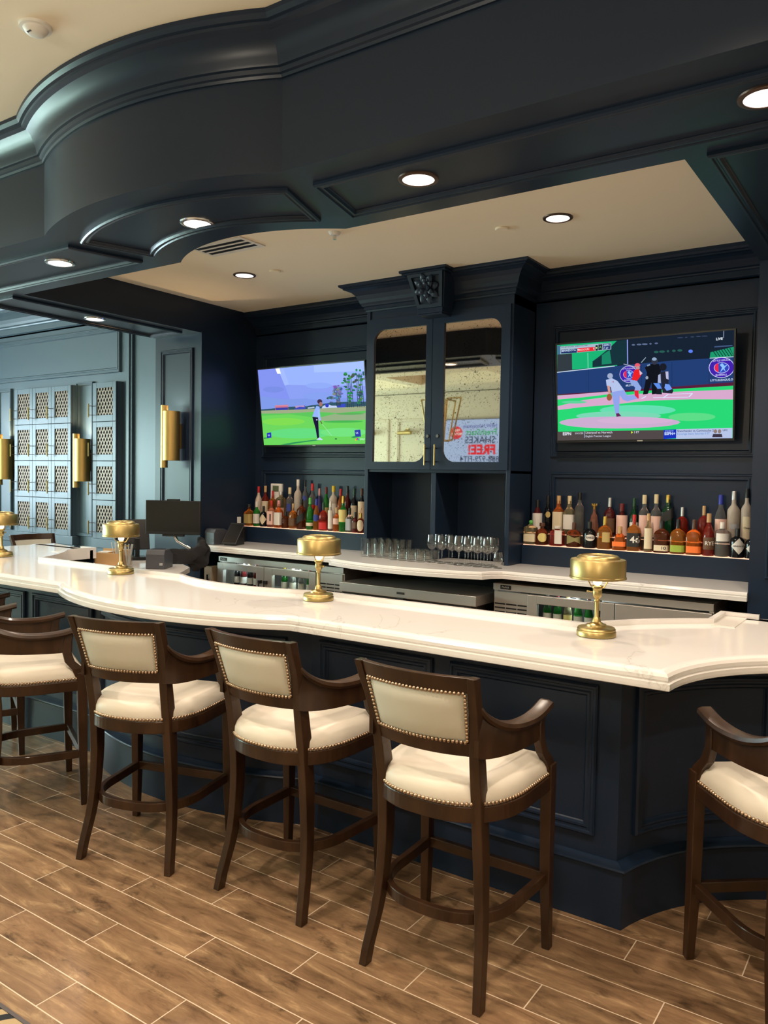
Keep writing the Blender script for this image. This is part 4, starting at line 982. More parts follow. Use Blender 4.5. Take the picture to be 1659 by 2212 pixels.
a.poly([(368, 680), (545, 672), (548, 740), (368, 745)], (.55, .16, .24)); a.line((368, 690), (545, 682), 5, (.7, .4, .5)); a.poly([(372, 715), (545, 708), (545, 742), (375, 748)], (.04, .05, .35)); a.poly([(620, 735), (720, 690), (775, 685), (780, 730), (625, 742)], (.05, .07, .45)); a.poly([(640, 690), (760, 682), (770, 705), (700, 700), (650, 720)], (.45, .28, .5))
a.poly([(810, 710), (895, 700), (900, 722), (810, 728)], (.40, .5, .6)); a.poly([(1000, 700), (1060, 665), (1120, 690), (1180, 690), (1190, 725), (990, 728)], (.5, .6, .85)); a.ell(1060, 685, 24, 26, (.03, .05, .5)); a.poly([(1180, 690), (1290, 660), (1290, 712), (1200, 725)], (.04, .07, .5))
a.poly([(170, 752), (700, 738), (1540, 700), (1543, 900), (180, 830)], (.32, .38, .22)); a.poly([(172, 790), (500, 790), (900, 770), (1200, 790), (1540, 760), (1545, 1210), (220, 1216)], (.10, .52, .10))
a.poly([(175, 820), (560, 800), (1000, 860), (1545, 880), (1545, 1210), (220, 1216)], (.14, .62, .10)); a.poly([(870, 870), (1150, 800), (1545, 790), (1545, 880), (1100, 905)], (.28, .40, .22)); a.ell(1340, 800, 170, 14, (.10, .40, .10)); a.ell(1250, 905, 240, 16, (.06, .42, .08)); a.ell(480, 900, 290, 50, (.20, .66, .08)); a.ell(700, 1060, 420, 70, (.12, .66, .20)); a.ell(1250, 1050, 280, 60, (.16, .70, .20))
a.poly([(440, 1212), (620, 1180), (940, 1142), (950, 1155), (700, 1190), (560, 1214)], (.03, .28, .10)); a.poly([(215, 1115), (285, 1108), (285, 1122), (217, 1130)], (.03, .25, .08)); a.poly([(1340, 1118), (1400, 1095), (1450, 1110), (1370, 1132)], (.03, .28, .10))
random.seed(4)
for cx, base_, top, wd, c in ((1350, 715, 260, 85, (.03, .17, .07)), (1480, 715, 205, 90, (.04, .14, .09)), (1215, 700, 420, 55, (.10, .15, .28)), (1130, 650, 575, 42, (.06, .16, .22))):
    for t in range(4): a.line((cx-wd*.4+t*wd*.28, base_), (cx-wd*.3+t*wd*.2, top+60), 7, (.03, .04, .06))
    for t in range(46):
        yy = top+(base_-60-top)*random.random(); ww = wd*(.25+.75*sin(min(1, (yy-top)/(base_-top)*1.3+.1)*pi))
        a.ell(cx+random.uniform(-1, 1)*ww, yy, random.uniform(9, 24), random.uniform(8, 20), (c[0]*random.choice((.6, 1, 2)), c[1]*random.choice((.6, 1, 1.7)), c[2]*random.choice((.7, 1, 1.5))), n=8)
a.ell(990, 632, 32, 32, (.05, .025, .06)); a.ell(1002, 668, 22, 30, (.35, .16, .14)); a.poly([(945, 690), (985, 700), (990, 760), (978, 850), (960, 842), (890, 832), (915, 760)], (.28, .42, .90)); a.poly([(960, 740), (985, 740), (995, 850), (1000, 890), (980, 890), (960, 845)], (.32, .46, .92)); a.poly([(988, 888), (1000, 888), (1015, 930), (1003, 930)], (.15, .05, .05)); a.line((1012, 932), (1130, 1095), 4, (.4, .75, .5)); a.ell(1178, 1136, 14, 8, (.03, .1, .06))
a.poly([(890, 835), (965, 845), (968, 1000), (972, 1125), (946, 1125), (930, 1000), (905, 900)], (.012, .008, .04)); a.poly([(935, 1148), (975, 1112), (1015, 1140), (1010, 1152)], (.55, .6, .9)); a.ell(948, 876, 10, 8, (.6, .6, .8))
a.poly([(280, 1050), (340, 1040), (346, 1112), (285, 1120)], (.02, .03, .45)); a.text('US', 295, 1082, 22, WH, 'LEFT', .02); a.poly([(1405, 1020), (1475, 1012), (1478, 1110), (1412, 1105)], (.03, .04, .35)); a.text('US', 1420, 1060, 26, WH, 'LEFT', .02)
for i, c in enumerate(((.7, .5, .05), (.8, .2, .05), (.7, .02, .08), (.3, .05, .5), (.05, .2, .8), (.05, .5, .2))): a.ell(1415+i*8, 1144-abs(i-2.5)*-4-8*(1-abs(i-2.5)/3), 7, 13, c)
a.text('GOLF', 1462, 1146, 24, (.6, .85, .7), 'LEFT', .02)
a.poly([(398, 195), (455, 190), (475, 262), (425, 262)], (.95, .95, .85))  # bright reflection on the glass painted into the screen picture
q = a.mb.build('screen'); q.parent = tvl

# ------------------------------------------------------------------ thermostat
th = empty('thermostat', (-5.447, 6.05, 1.56), label='white wall thermostat with grey display behind the left bottles', cat='thermostat')
MB().box(-.075, .075, -.025, 0, -.07, .09, WHITEP).build('housing', WHITEP, th, bevel=.004)
MB().box(-.045, .035, -.027, -.024, .01, .07, P('lcd_grey', (.10, .13, .07), .3)).build('display', None, th)

# ------------------------------------------------------------------ bottles
def glass(name, col, rough=.06, tr=.75, ior=1.36):
    return P('glass_'+name, col, rough, spec=.5, trans=tr, ior=ior)
G = {'clear': glass('clear', (.86, .86, .82), .03, .93, 1.3), 'frost': P('glass_frosted', (.72, .62, .52), .35, trans=.45, ior=1.2), 'amber': glass('amber', (.62, .20, .025)), 'dkamber': glass('dark_amber', (.20, .045, .012)),
     'red': glass('red', (.45, .03, .015)), 'orange': glass('orange', (.85, .20, .03)), 'green': glass('green', (.03, .42, .05)), 'dkgreen': glass('dark_green', (.006, .05, .02), .08, .4), 'black': glass('black', (.006, .006, .008), .12, .05),
     'violet': glass('violet', (.20, .14, .50)), 'yellow': glass('pale_yellow', (.80, .68, .38), .04, .88, 1.3), 'pink': glass('pink', (.75, .30, .20), .05, .8), 'dkred': glass('dark_red', (.10, .012, .012), .08, .4), 'white': P('glass_white', (.78, .62, .50), .3, trans=.2)}
CAPS = {'black': (.01, .01, .01), 'red': (.45, .02, .02), 'cork': (.50, .30, .13), 'gold': (.55, .36, .08), 'silver': (.55, .53, .52), 'white': (.7, .65, .58), 'green': (.10, .40, .08), 'yellow': (.65, .45, .02), 'blue': (.02, .03, .30), 'cream': (.62, .50, .30), 'pink': (.7, .3, .3), 'dred': (.12, .01, .01), 'brown': (.08, .03, .015), 'dgreen': (.01, .05, .02)}
def capm(c): return P('cap_'+c, CAPS[c], .35, metal=(.8 if c in ('gold', 'silver') else 0))
LB = {'white': (.72, .68, .62), 'beige': (.66, .55, .38), 'cream': (.70, .60, .42), 'pinkish': (.78, .50, .42), 'yellow': (.72, .60, .22), 'green': (.30, .40, .05), 'orange': (.85, .18, .03), 'black': (.015, .015, .015), 'gold': (.45, .33, .12), 'olive': (.25, .22, .09), 'red': (.50, .02, .02), 'navy': (.03, .05, .25), 'grey': (.35, .36, .38), 'brown': (.12, .06, .03)}
def labm(c): return P('label_'+c, LB[c], .6)
# shapes: list of (radius fraction, height fraction)
SH = {'std': [(.96, 0), (1, .012), (1, .56), (.97, .60), (.80, .655), (.50, .70), (.37, .74), (.35, .80), (.35, .90)],
      'slope': [(.95, 0), (1, .012), (1, .46), (.94, .55), (.76, .64), (.54, .71), (.38, .76), (.35, .90)],
      'tall': [(.96, 0), (1, .01), (1, .62), (.94, .67), (.70, .72), (.44, .76), (.36, .80), (.36, .93)],
      'squat': [(.92, 0), (1, .015), (1, .55), (.96, .62), (.78, .69), (.42, .745), (.30, .77), (.29, .88)],
      'flask': [(.92, 0), (1, .02), (1, .48), (.97, .56), (.84, .645), (.58, .70), (.27, .74), (.25, .86)],
      'decanter': [(.88, 0), (1, .02), (1, .70), (.96, .76), (.75, .80), (.42, .83), (.32, .85), (.32, .90)],
      'cone': [(.98, 0), (1, .02), (.86, .25), (.66, .50), (.50, .66), (.34, .70), (.28, .75), (.28, .86)],
      'ball': [(.70, 0), (.86, .06), (1, .22), (1, .36), (.90, .48), (.62, .58), (.34, .64), (.26, .70), (.26, .88)],
      'slim': [(.96, 0), (1, .01), (1, .55), (.90, .62), (.50, .70), (.36, .76), (.34, .93)],
      'taper': [(.80, 0), (.84, .01), (1, .50), (.98, .60), (.60, .68), (.36, .74), (.34, .90)]}
def bottle(x, y, z, h, r, sh, gl, cap, lab, desc, grp, txt=None, sq=0, capf=.13, liq=None, dy=1., tcol='black'):
    e = empty('liquor_bottle', (x, y, z), label=desc, cat='bottle', group=grp)
    pr = [(f*r, t*h*(1-capf)/.9) for f, t in SH[sh]]; neck = pr[-1][0]
    ry = 1. if r < .045 else .045/r
    body = MB().lathe([(.0005, .004)]+pr+[(neck*.5, pr[-1][1]+.001)], G[gl], 24, sq=sq, sxy=(1, ry)).build('glass_body', G[gl], e)
    zc = pr[-1][1]-.004; m = MB()
    if cap == 'crown':
        m.lathe([(neck*.9, zc), (neck, zc+.02), (neck*1.6, h*.93), (neck*1.3, h*.95)], capm('gold'), 12)
        for k in range(6): m.tube([(neck*1.3*cos(k*pi/3), neck*1.3*sin(k*pi/3), h*.94), (neck*1.7*cos(k*pi/3), neck*1.7*sin(k*pi/3), h)], [.006, .003], capm('gold'), 6)
    elif cap[0] == '*':
        c = capm(cap[1:]); m.lathe([(neck*.9, zc), (neck, zc+.01), (neck, h*.9)], c, 14).sphere((0, 0, h*.9+.012), .017, c, 14, 8)
    elif cap[0] == '#':
        c = capm(cap[1:]); m.lathe([(neck*.8, zc), (neck*1.7, zc+.004), (neck*1.7, h-.002), (neck*1.6, h)], c, 20)
    else:
        c = capm(cap); m.lathe([(neck*1.12, zc-.02), (neck*1.12, h-.004), (neck*1.0, h)], c, 18)
    m.build('cap', None, e)
    if lab:
        col, f0, f1 = lab[:3]; wid = lab[3] if len(lab) > 3 else 1.15; f0 *= h; f1 *= h; R = r*1.012+.0006; m = MB(); N = 10
        rad = lambda a: R*((1/((abs(cos(a))**sq+abs(sin(a))**sq)**(1/sq))) if sq else 1)
        shape = lab[4] if len(lab) > 4 else 'rect'; vs = []
        for i in range(N+1):
            t = -1+2*i/N; a_ = -pi/2+.42+t*wid; rr = rad(a_)+.0006; zc_ = (f0+f1)/2; hh = (f1-f0)/2
            if shape == 'diamond': hh *= max(.04, 1-abs(t))
            if shape == 'oval': hh *= sqrt(max(.002, 1-t*t))
            if shape == 'bow': hh *= .35+.65*abs(t)
            k = zc_+(t*.03 if shape == 'slant' else 0)
            vs += [(rr*cos(a_), rr*sin(a_)*ry, k-hh), (rr*cos(a_), rr*sin(a_)*ry, k+hh)]
        m.add(vs, [(2*i, 2*i+2, 2*i+3, 2*i+1) for i in range(N)], labm(col))
        if txt:
            T = MB(); tm = labm(tcol) if tcol in LB else capm(tcol)
            sz = min((f1-f0)*.75, 1.9*r/max(1, len(txt))*1.5)
            text_mesh(T, txt, sz, Matrix(), tm, bold=.02)
            nv = []
            for vx, vy, vz in T.v:
                a_ = -pi/2+.42+vx/R; rr = rad(a_)+.0016; nv.append((rr*cos(a_), rr*sin(a_)*ry, (f0+f1)/2+vy))
            m.add(nv, T.f, tm)
        m.build('label', None, e)
    return e
ZF, ZBk = 1.217, 1.304
gl1, gl2, gr1, gr2 = 'front row of bottles on the left shelf', 'back row of bottles on the left shelf', 'front row of bottles on the right shelf', 'back row of bottles on the right shelf'
LF = [(-5.705, .219, .043, 'squat', 'amber', '#black', ('gold', .12, .55), 'square amber bottle with wide black cap at the left end of the left shelf', None, 5),
 (-5.600, .252, .036, 'std', 'green', 'white', ('white', .12, .50), 'bright green gin bottle with white label beside the square amber one', None, 0),
 (-5.505, .208, .038, 'squat', 'black', 'black', ('beige', .1, .62, 1.1, 'diamond'), 'black bottle with beige diamond label, left shelf front', None, 0),
 (-5.400, .266, .036, 'std', 'pink', 'red', ('pinkish', .1, .60), 'pink-glowing bottle with tall pale pink label and red cap', '1', 5),
 (-5.302, .270, .038, 'std', 'orange', 'pink', ('white', .1, .56), 'orange bottle with large white label and pink cap', None, 5),
 (-5.210, .162, .042, 'squat', 'dkamber', 'black', None, 'short dark round-shouldered bottle in the left front row', None, 0),
 (-5.115, .245, .037, 'flask', 'amber', 'cork', ('brown', .12, .42), 'amber bottle with brown label and cork stopper, left front row', None, 4),
 (-5.008, .291, .039, 'tall', 'dkamber', 'black', ('black', .26, .50, 1.2, 'slant'), 'tall dark amber bottle with slanted black label', None, 5),
 (-4.902, .309, .036, 'slope', 'green', 'green', ('cream', .12, .22), 'tall green bottle with low cream label band', None, 0),
 (-4.822, .300, .031, 'slope', 'amber', 'blue', ('navy', .28, .50, 1.1, 'oval'), 'slim amber bottle with round blue label and blue cap', None, 0),
 (-4.736, .265, .046, 'flask', 'red', 'dgreen', ('red', .05, .30), 'round-shouldered amber bottle with red lower label', None, 0),
 (-4.648, .280, .025, 'slim', 'clear', 'white', ('white', .08, .70), 'narrow clear bottle with tall white label, left front row', None, 0),
 (-4.578, .224, .032, 'std', 'orange', 'cork', ('pinkish', .30, .55), 'small orange bottle right of the narrow clear one', None, 0),
 (-4.501, .335, .039, 'std', 'green', 'gold', ('yellow', .28, .62), 'green whiskey bottle with pale yellow label', None, 0),
 (-4.424, .225, .031, 'std', 'clear', 'black', ('grey', .08, .55), 'small clear bottle with black and grey label', None, 5),
 (-4.359, .190, .026, 'std', 'dkred', 'black', ('brown', .2, .5), 'small dark red bottle near the cabinet side', None, 5),
 (-4.296, .185, .034, 'squat', 'dkamber', 'gold', ('cream', .1, .66, 1.0, 'oval'), 'dark bottle with cream oval label touching the cabinet side', None, 0)]
LK = [(-5.662, .315, .037, 'slope', 'white', 'red', None, 'pale frosted bottle with dark red tip, far left of the back row', None, 0),
 (-5.569, .323, .037, 'std', 'red', 'cork', ('beige', .1, .52), 'red bottle with beige label and cork top, left back row', None, 0),
 (-5.468, .274, .040, 'flask', 'amber', 'red', ('gold', .1, .3), 'golden square decanter with red neck, left back row', None, 6),
 (-5.358, .269, .040, 'decanter', 'yellow', '#silver', ('pinkish', .1, .4), 'pale square decanter with wide clear stopper', None, 6),
 (-5.240, .312, .041, 'std', 'clear', 'cream', ('navy', .25, .48, .5), 'clear tequila bottle with small blue label and cream cap', None, 0),
 (-5.134, .393, .039, 'tall', 'frost', 'white', None, 'tallest frosted vodka bottle on the left shelf', None, 0),
 (-5.044, .390, .028, 'tall', 'clear', 'black', ('navy', .48, .60, .8, 'oval'), 'tall slim clear bottle with white collar and black top', None, 0),
 (-4.951, .357, .038, 'std', 'clear', 'red', ('red', .3, .42), 'clear bottle with red cap and red label band', None, 0),
 (-4.863, .311, .034, 'ball', 'violet', 'pink', None, 'round violet liqueur bottle with pink cap', None, 0),
 (-4.779, .326, .031, 'slope', 'green', 'dred', ('gold', .1, .4), 'emerald bottle with dark red cap in the left back row', None, 0),
 (-4.690, .340, .041, 'tall', 'frost', 'yellow', ('white', .12, .5), 'frosted bottle with bright yellow cap', None, 0),
 (-4.603, .312, .033, 'slope', 'orange', 'red', ('pinkish', .12, .36), 'orange-red aperitif bottle with red cap', None, 0),
 (-4.523, .343, .031, 'std', 'dkred', 'black', None, 'dark red wine-like bottle with black cap, left back row', None, 0),
 (-4.443, .319, .031, 'std', 'black', 'dgreen', ('beige', .14, .5), 'black bottle with green cap and beige label', None, 0),
 (-4.355, .321, .035, 'std', 'black', 'brown', ('beige', .08, .62), 'dark bottle whose label carries a big red 7', '7', 0)]
RFr = [(-2.612, .183, .050, 'decanter', 'yellow', '*green', ('cream', .12, .45), 'squat clear tequila bottle with green ball stopper, left end of the right shelf', None, 5),
 (-2.515, .174, .044, 'squat', 'dkamber', '#brown', ('yellow', .15, .55, .8, 'oval'), 'small dark bottle with round yellow label, right shelf', None, 5),
 (-2.388, .155, .052, 'decanter', 'red', '#white', ('white', .12, .80, .5), 'short square decanter of red liquid with white label', None, 7),
 (-2.252, .189, .056, 'flask', 'dkamber', 'brown', ('olive', .12, .50, 1.1, 'bow'), 'flat dark flask with olive bow-tie label', None, 4),
 (-2.128, .202, .050, 'squat', 'black', 'black', ('white', .28, .52, .8, 'oval'), 'black bottle with white crest label, right front row', 'KRAKEN', 0),
 (-2.008, .246, .056, 'flask', 'amber', 'gold', ('gold', .22, .52, .5), 'amber decanter with gold stopper and framed gold label', None, 4),
 (-1.893, .176, .055, 'cone', 'orange', 'cork', ('orange', .16, .36), 'squat cone-shaped orange bottle with cork', None, 5),
 (-1.788, .268, .048, 'flask', 'amber', 'red', None, 'bottle with bright red wax neck marked 46', '46', 5),
 (-1.684, .280, .031, 'slim', 'yellow', 'cork', ('cream', .08, .62), 'slim pale bottle with long cream label, right front row', None, 0),
 (-1.586, .233, .052, 'squat', 'dkamber', 'black', ('cream', .06, .24), 'dark amber bottle with low cream label marked 10', '10', 5),
 (-1.472, .249, .054, 'flask', 'amber', 'black', ('green', .06, .25), 'amber flask with green label band', None, 4),
 (-1.362, .250, .054, 'flask', 'orange', 'brown', ('orange', .06, .25), 'clear-topped flask with orange label band', None, 4),
 (-1.264, .297, .040, 'slope', 'red', 'cork', ('brown', .15, .44), 'long-necked red-orange rye bottle with white script', 'RYE', 0),
 (-1.174, .240, .046, 'decanter', 'clear', 'white', ('white', .45, .68), 'clear ice-textured bottle with white upper label', None, 0),
 (-.985, .183, .040, 'squat', 'black', 'black', ('white', .12, .62, 1.05, 'diamond'), 'black gin bottle half hidden by the right pillar', None, 0),
 (-1.075, .200, .048, 'squat', 'black', 'black', ('white', .12, .68, 1.05, 'diamond'), 'black gin bottle with white diamond label at the right end', "HENDRICK'S", 0)]
RBk = [(-2.598, .266, .041, 'slope', 'dkred', 'black', ('white', .1, .6), 'dark bottle with tall white label behind the green-stoppered one', None, 0),
 (-2.509, .304, .033, 'slope', 'black', 'black', ('gold', .42, .58, .6, 'oval'), 'slim black bottle with gold medallion', None, 0),
 (-2.419, .305, .041, 'std', 'orange', 'cork', ('beige', .12, .58), 'amber bottle with dark band across a beige label', None, 5),
 (-2.329, .306, .041, 'std', 'yellow', 'cream', ('white', .14, .52), 'pale yellow tequila bottle with white label', None, 5),
 (-2.246, .333, .038, 'tall', 'clear', 'black', None, 'tall plain clear bottle with black collar', None, 0),
 (-2.127, .251, .060, 'cone', 'pink', 'crown', None, 'cone-shaped pink cognac decanter with gold crown stopper', None, 0),
 (-2.006, .300, .042, 'squat', 'dkred', 'silver', ('brown', .12, .48), 'dark red bottle with silver cap, right back row', None, 0),
 (-1.912, .258, .044, 'std', 'dkred', 'dred', ('pinkish', .06, .66), 'dark bottle with a tall pink label', None, 0),
 (-1.821, .302, .032, 'slope', 'dkgreen', 'dgreen', ('white', .1, .4), 'dark green bottle between the pink-labelled ones', None, 0),
 (-1.744, .328, .041, 'std', 'clear', 'cream', ('pinkish', .05, .54), 'clear bottle with pink label and cream cap, left of its twin', None, 0),
 (-1.657, .335, .041, 'std', 'clear', 'cream', ('pinkish', .05, .52), 'clear bottle with pink label and cream cap, right of its twin', None, 0),
 (-1.572, .333, .040, 'tall', 'dkgreen', 'gold', ('black', .45, .68, 1.2, 'slant'), 'tall dark bottle with gold-edged slanted label', None, 5),
 (-1.469, .246, .056, 'flask', 'red', 'silver', None, 'flat amber flask behind the green-labelled one', None, 0),
 (-1.319, .260, .054, 'flask', 'red', 'cork', None, 'flat amber flask behind the orange-labelled one', None, 0),
 (-1.208, .342, .042, 'slope', 'clear', 'blue', ('pinkish', .1, .50), 'clear vodka bottle with dark blue cap', None, 0),
 (-1.121, .370, .043, 'tall', 'frost', 'silver', ('grey', .28, .38, .7), 'frosted vodka bottle with silver cap, right shelf', None, 0),
 (-1.037, .389, .037, 'tall', 'frost', 'black', None, 'tallest frosted vodka bottle with script, right end', 'Chopin', 0)]
for arr, yy, zz, gg in ((LF, 5.908, ZF, gl1), (LK, 6.0, ZBk, gl2), (RFr, 5.908, ZF, gr1), (RBk, 6.0, ZBk, gr2)):
    for x, h, r, sh, gl, cap, lab, desc, txt, sq in arr:
        if txt == '46': lab = ('black', .12, .5)
        if txt == 'Chopin': lab = ('cream', .1, .5, .9)
        bottle(x, yy, zz, h, min(r, .044 if zz == ZBk else .052), sh, gl, cap, lab, desc, gg, txt, sq, tcol='red' if txt == '7' else ('white' if txt in ('46', 'RYE') else 'black'))

# beer bottles inside the coolers
def beer(x, y, z, gl, lab, desc, cap='red'):
    e = empty('beer_bottle', (x, y, z), label=desc, cat='bottle', group='beer bottles inside the coolers')
    MB().lathe([(.028, 0), (.030, .01), (.030, .125), (.022, .16), (.0125, .185), (.0125, .225)], G[gl], 16).build('glass_body', G[gl], e)
    MB().lathe([(.014, .222), (.014, .232), (.001, .234)], capm(cap), 12).build('cap', None, e)
    MB().lathe([(.0306, .045), (.0306, .105)], labm(lab), 16).build('label', None, e)
for k in range(6):
    beer(-2.26+k*.078, 5.44, .66, ('green', 'green', 'yellow', 'green', 'green', 'dkamber')[k], ('white', 'white', 'yellow', 'white', 'white', 'white')[k], 'beer bottle behind the glass door of the right cooler, %s from the left' % ('leftmost', 'second', 'third', 'fourth', 'fifth', 'rightmost')[k], ('silver', 'red', 'gold', 'white', 'red', 'white')[k])
for k in range(4):
    beer(-5.42+k*.085, 5.46, .66, ('black', 'dkred', 'black', 'red')[k], 'white', 'dark bottle behind the left glass door of the left cooler, %s from the left' % ('leftmost', 'second', 'third', 'rightmost')[k], ('black', 'silver', 'gold', 'red')[k])
for k in range(4):
    beer(-4.82+k*.10, 5.46, .66, ('green', 'clear', 'clear', 'green')[k], 'white', 'bottle behind the right glass door of the left cooler, %s from the left' % ('leftmost', 'second', 'third', 'rightmost')[k], ('yellow', 'white', 'silver', 'red')[k])

# ------------------------------------------------------------------ glasses
def proto(name, prof, seg=24):
    return MB().lathe(prof, TUMBLER, seg).build(name, TUMBLER)
gt = proto('highball_glass', [(.001, .0), (.030, 0), (.031, .004), (.034, .15), (.0325, .15), (.029, .014), (.001, .012)])
gs = proto('rocks_glass', [(.001, .0), (.036, 0), (.038, .006), (.040, .088), (.0385, .088), (.036, .016), (.001, .014)])
gw = proto('wine_glass', [(.001, 0), (.036, 0), (.036, .002), (.006, .006), (.0045, .02), (.0045, .095), (.008, .103), (.025, .115), (.039, .140), (.041, .162), (.037, .195), (.033, .222), (.0322, .222), (.036, .195), (.0397, .162), (.0375, .142), (.024, .118), (.001, .107)], 28)
gn = proto('snifter_glass', [(.001, 0), (.032, 0), (.032, .002), (.005, .006), (.005, .025), (.02, .034), (.036, .055), (.038, .08), (.030, .12), (.029, .12), (.0368, .08), (.034, .057), (.018, .037), (.001, .030)])
def place(src, pts, labf, cat, grp):
    for k, (x, y) in enumerate(pts):
        o = src if k == 0 else src.copy()
        if k: COL.objects.link(o)
        o.location = (x, y, Zb+.0005); tag(o, labf[k], cat, grp)
ROWN = ('front', 'middle', 'back'); COLN = ('leftmost', 'second', 'third', 'fourth', 'rightmost')
def names(kind, rows, cols, extra=''): return ['%s, %s row, %s of its row%s' % (kind, ROWN[j] if rows > 2 else ('front', 'back')[j], (COLN[i] if cols == 5 or i < cols-1 else 'rightmost'), extra) for j in range(rows) for i in range(cols)]
place(gt, [(-3.925+i*.078+j*.012, 5.46+j*.085) for j in range(3) for i in range(5)], names('tall clear highball glass', 3, 5), 'glass', 'highball glasses in a block')
place(gs, [(-3.585+i*.086+j*.01, 5.40+j*.09) for j in range(3) for i in range(4)], names('short clear rocks glass', 3, 4), 'glass', 'rocks glasses in a block')
place(gw, [(-3.245+i*.093+j*.012, 5.43+j*.09) for j in range(2) for i in range(3)]+[(-2.985+i*.083+j*.01, 5.40+j*.088) for j in range(3) for i in range(4)][:11], names('stemmed wine glass', 2, 3, ', beside the rocks glasses')+names('stemmed wine glass', 3, 4, ', in the right-hand group'), 'glass', 'wine glasses in rows')
gn.location = (-2.655, 5.42, Zb+.0005); tag(gn, 'small clear snifter at the right end of the wine glasses', 'glass')

# ------------------------------------------------------------------ till corner
st = empty('service_counter', (-5.6, 4.6, 0), label='low white service counter holding till gear at the inner left corner of the bar', cat='worktop')
poly = [(-5.39, 4.84), (-5.72, 5.02), (-6.40, 5.02), (-6.40, 4.36), (-5.60, 4.30), (-5.0, 3.62), (-4.55, 3.72)]
under(MB().prism(poly, .855, .905, STONE).build('stone_slab', STONE, bevel=.006), st)
under(MB().prism([(-5.50, 4.78), (-5.74, 4.95), (-6.3, 4.95), (-6.3, 4.45), (-5.7, 4.42)], 0, .855, VOID).build('cabinet_body', VOID), st)
ZS = .905
mo = empty('point_of_sale_monitor', (-5.78, 4.985, ZS), radians(28), label='flat black widescreen monitor on a silver arm over the service counter', cat='monitor')
MB().box(-.262, .262, -.014, .014, .262, .578, BLACK).build('panel', BLACK, mo, bevel=.004)
MB().box(-.252, .252, -.0155, -.0135, .29, .570, P('dark_screen', (.006, .006, .006), .25)).build('screen', None, mo)
MB().box(-.060, .060, -.01, .02, .578, .592, BLACK).build('webcam', BLACK, mo, bevel=.003)
MB().box(-.10, .10, -.012, .03, .244, .262, BLACK).build('speaker_bar', BLACK, mo)
MB().tube([(0, .02, .26), (.03, .03, .20), (.16, .03, .13)], .016, CHROME, 10).tube([(.16, .03, .13), (.16, .03, .0)], .018, CHROME, 10).build('arm', CHROME, mo)
MB().lathe([(.05, 0), (.05, .01), (.02, .015)], CHROME, 20, c=(.16, .03, 0)).build('foot', CHROME, mo)
pt = empty('payment_terminal', (-6.22, 4.93, ZS), radians(60), label='black tilted terminal leaning behind the monitor, left of it', cat='terminal')
MB().box(-.12, .12, -.012, .012, .10, .40, BLACK, Matrix.Rotation(radians(-20), 4, 'X')).build('display', BLACK, pt, bevel=.003)
MB().box(-.08, .08, -.08, .10, 0, .03, BLACK).box(-.02, .02, .0, .08, .03, .2, BLACK).build('stand', BLACK, pt)
def printer(loc, rz, label, s=1., zz=0):
    e = empty('receipt_printer', loc, rz, label=label, cat='printer', group='black receipt printers')
    poly = [(-.10*s, 0), (.09*s, 0), (.10*s, .10*s), (.02*s, .145*s), (-.08*s, .145*s), (-.10*s, .11*s)]
    M = Matrix.Rotation(pi/2, 4, 'Z') @ Matrix.Rotation(pi/2, 4, 'X')
    MB().prism(poly, -.072*s, .072*s, GREY, M).build('housing', GREY, e, bevel=.006)
    MB().box(-.05*s, .05*s, -.02*s, .0, .146*s, .149*s, BLACK).build('paper_slot', BLACK, e)
    MB().box(.035*s, .06*s, -.101*s, -.098*s, .03*s, .05*s, CHROME).build('button', CHROME, e)
printer((-5.53, 4.62, ZS), radians(30), 'dark angular receipt printer on the service counter below the monitor', 1.15)
printer((-5.665, 5.44, Zb), radians(-5), 'dark grey receipt printer at the left end of the back counter', 1.05)
tb = empty('tablet_terminal', (-5.50, 5.50, Zb), radians(18), label='black tablet on a wedge stand beside the grey receipt printer', cat='tablet')
MB().prism([(-.10, 0), (.09, 0), (.09, .13), (.06, .15), (-.10, .02)], -.06, .06, BLACK, Matrix.Rotation(pi/2, 4, 'Z') @ Matrix.Rotation(pi/2, 4, 'X')).build('stand', BLACK, tb, bevel=.004)
MB().box(-.075, .075, -.135, .135, 0, .012, BLACK, Matrix.Translation((0, -.02, .105)) @ Matrix.Rotation(radians(44), 4, 'X')).build('tablet', BLACK, tb, bevel=.003)
MB().box(-.065, .065, -.118, .118, .0125, .0135, P('dark_screen', (.006, .006, .006), .2), Matrix.Translation((0, -.02, .105)) @ Matrix.Rotation(radians(44), 4, 'X')).build('screen', None, tb)
bxx = empty('wooden_caddy', (-6.0, 4.50, ZS), radians(20), label='light wooden bar caddy with straws and napkins on the service counter', cat='caddy')
MB().box(-.15, .13, -.07, -.06, 0, .11, TAN).box(-.15, .13, .06, .07, 0, .14, TAN).box(-.15, -.14, -.07, .07, 0, .11, TAN).box(.12, .13, -.07, .07, 0, .14, TAN).box(-.02, -.01, -.06, .06, 0, .12, TAN).box(-.15, .13, -.06, .06, 0, .012, TAN).build('box', TAN, bxx)
MB().box(-.13, -.03, -.05, .05, .012, .12, WHITEP).build('napkins', WHITEP, bxx)
for k in range(7):
    tag(MB().tube([(0, 0, 0), (.012*(k-3), .006*((k*3) % 5-2), .19)], .004, P('clear_straw', (.8, .78, .72), .3, trans=.3), 6).build('drinking_straw', None, loc=(-5.985+.012*(k % 4), 4.50+.012*(k//4), ZS+.013)), 'pale plastic straw in the wooden caddy behind the lamp, %s from the left' % ('leftmost', 'second', 'third', 'fourth', 'fifth', 'sixth', 'rightmost')[k], 'straw', 'straws in the wooden caddy')
tg = MB().lathe([(.001, 0), (.032, 0), (.038, .10), (.036, .10), (.030, .006), (.001, .006)], TUMBLER, 20).build('straw_glass', TUMBLER, loc=(-5.80, 4.50, ZS)); tag(tg, 'clear glass full of clear stirrers beside the wooden caddy', 'glass')
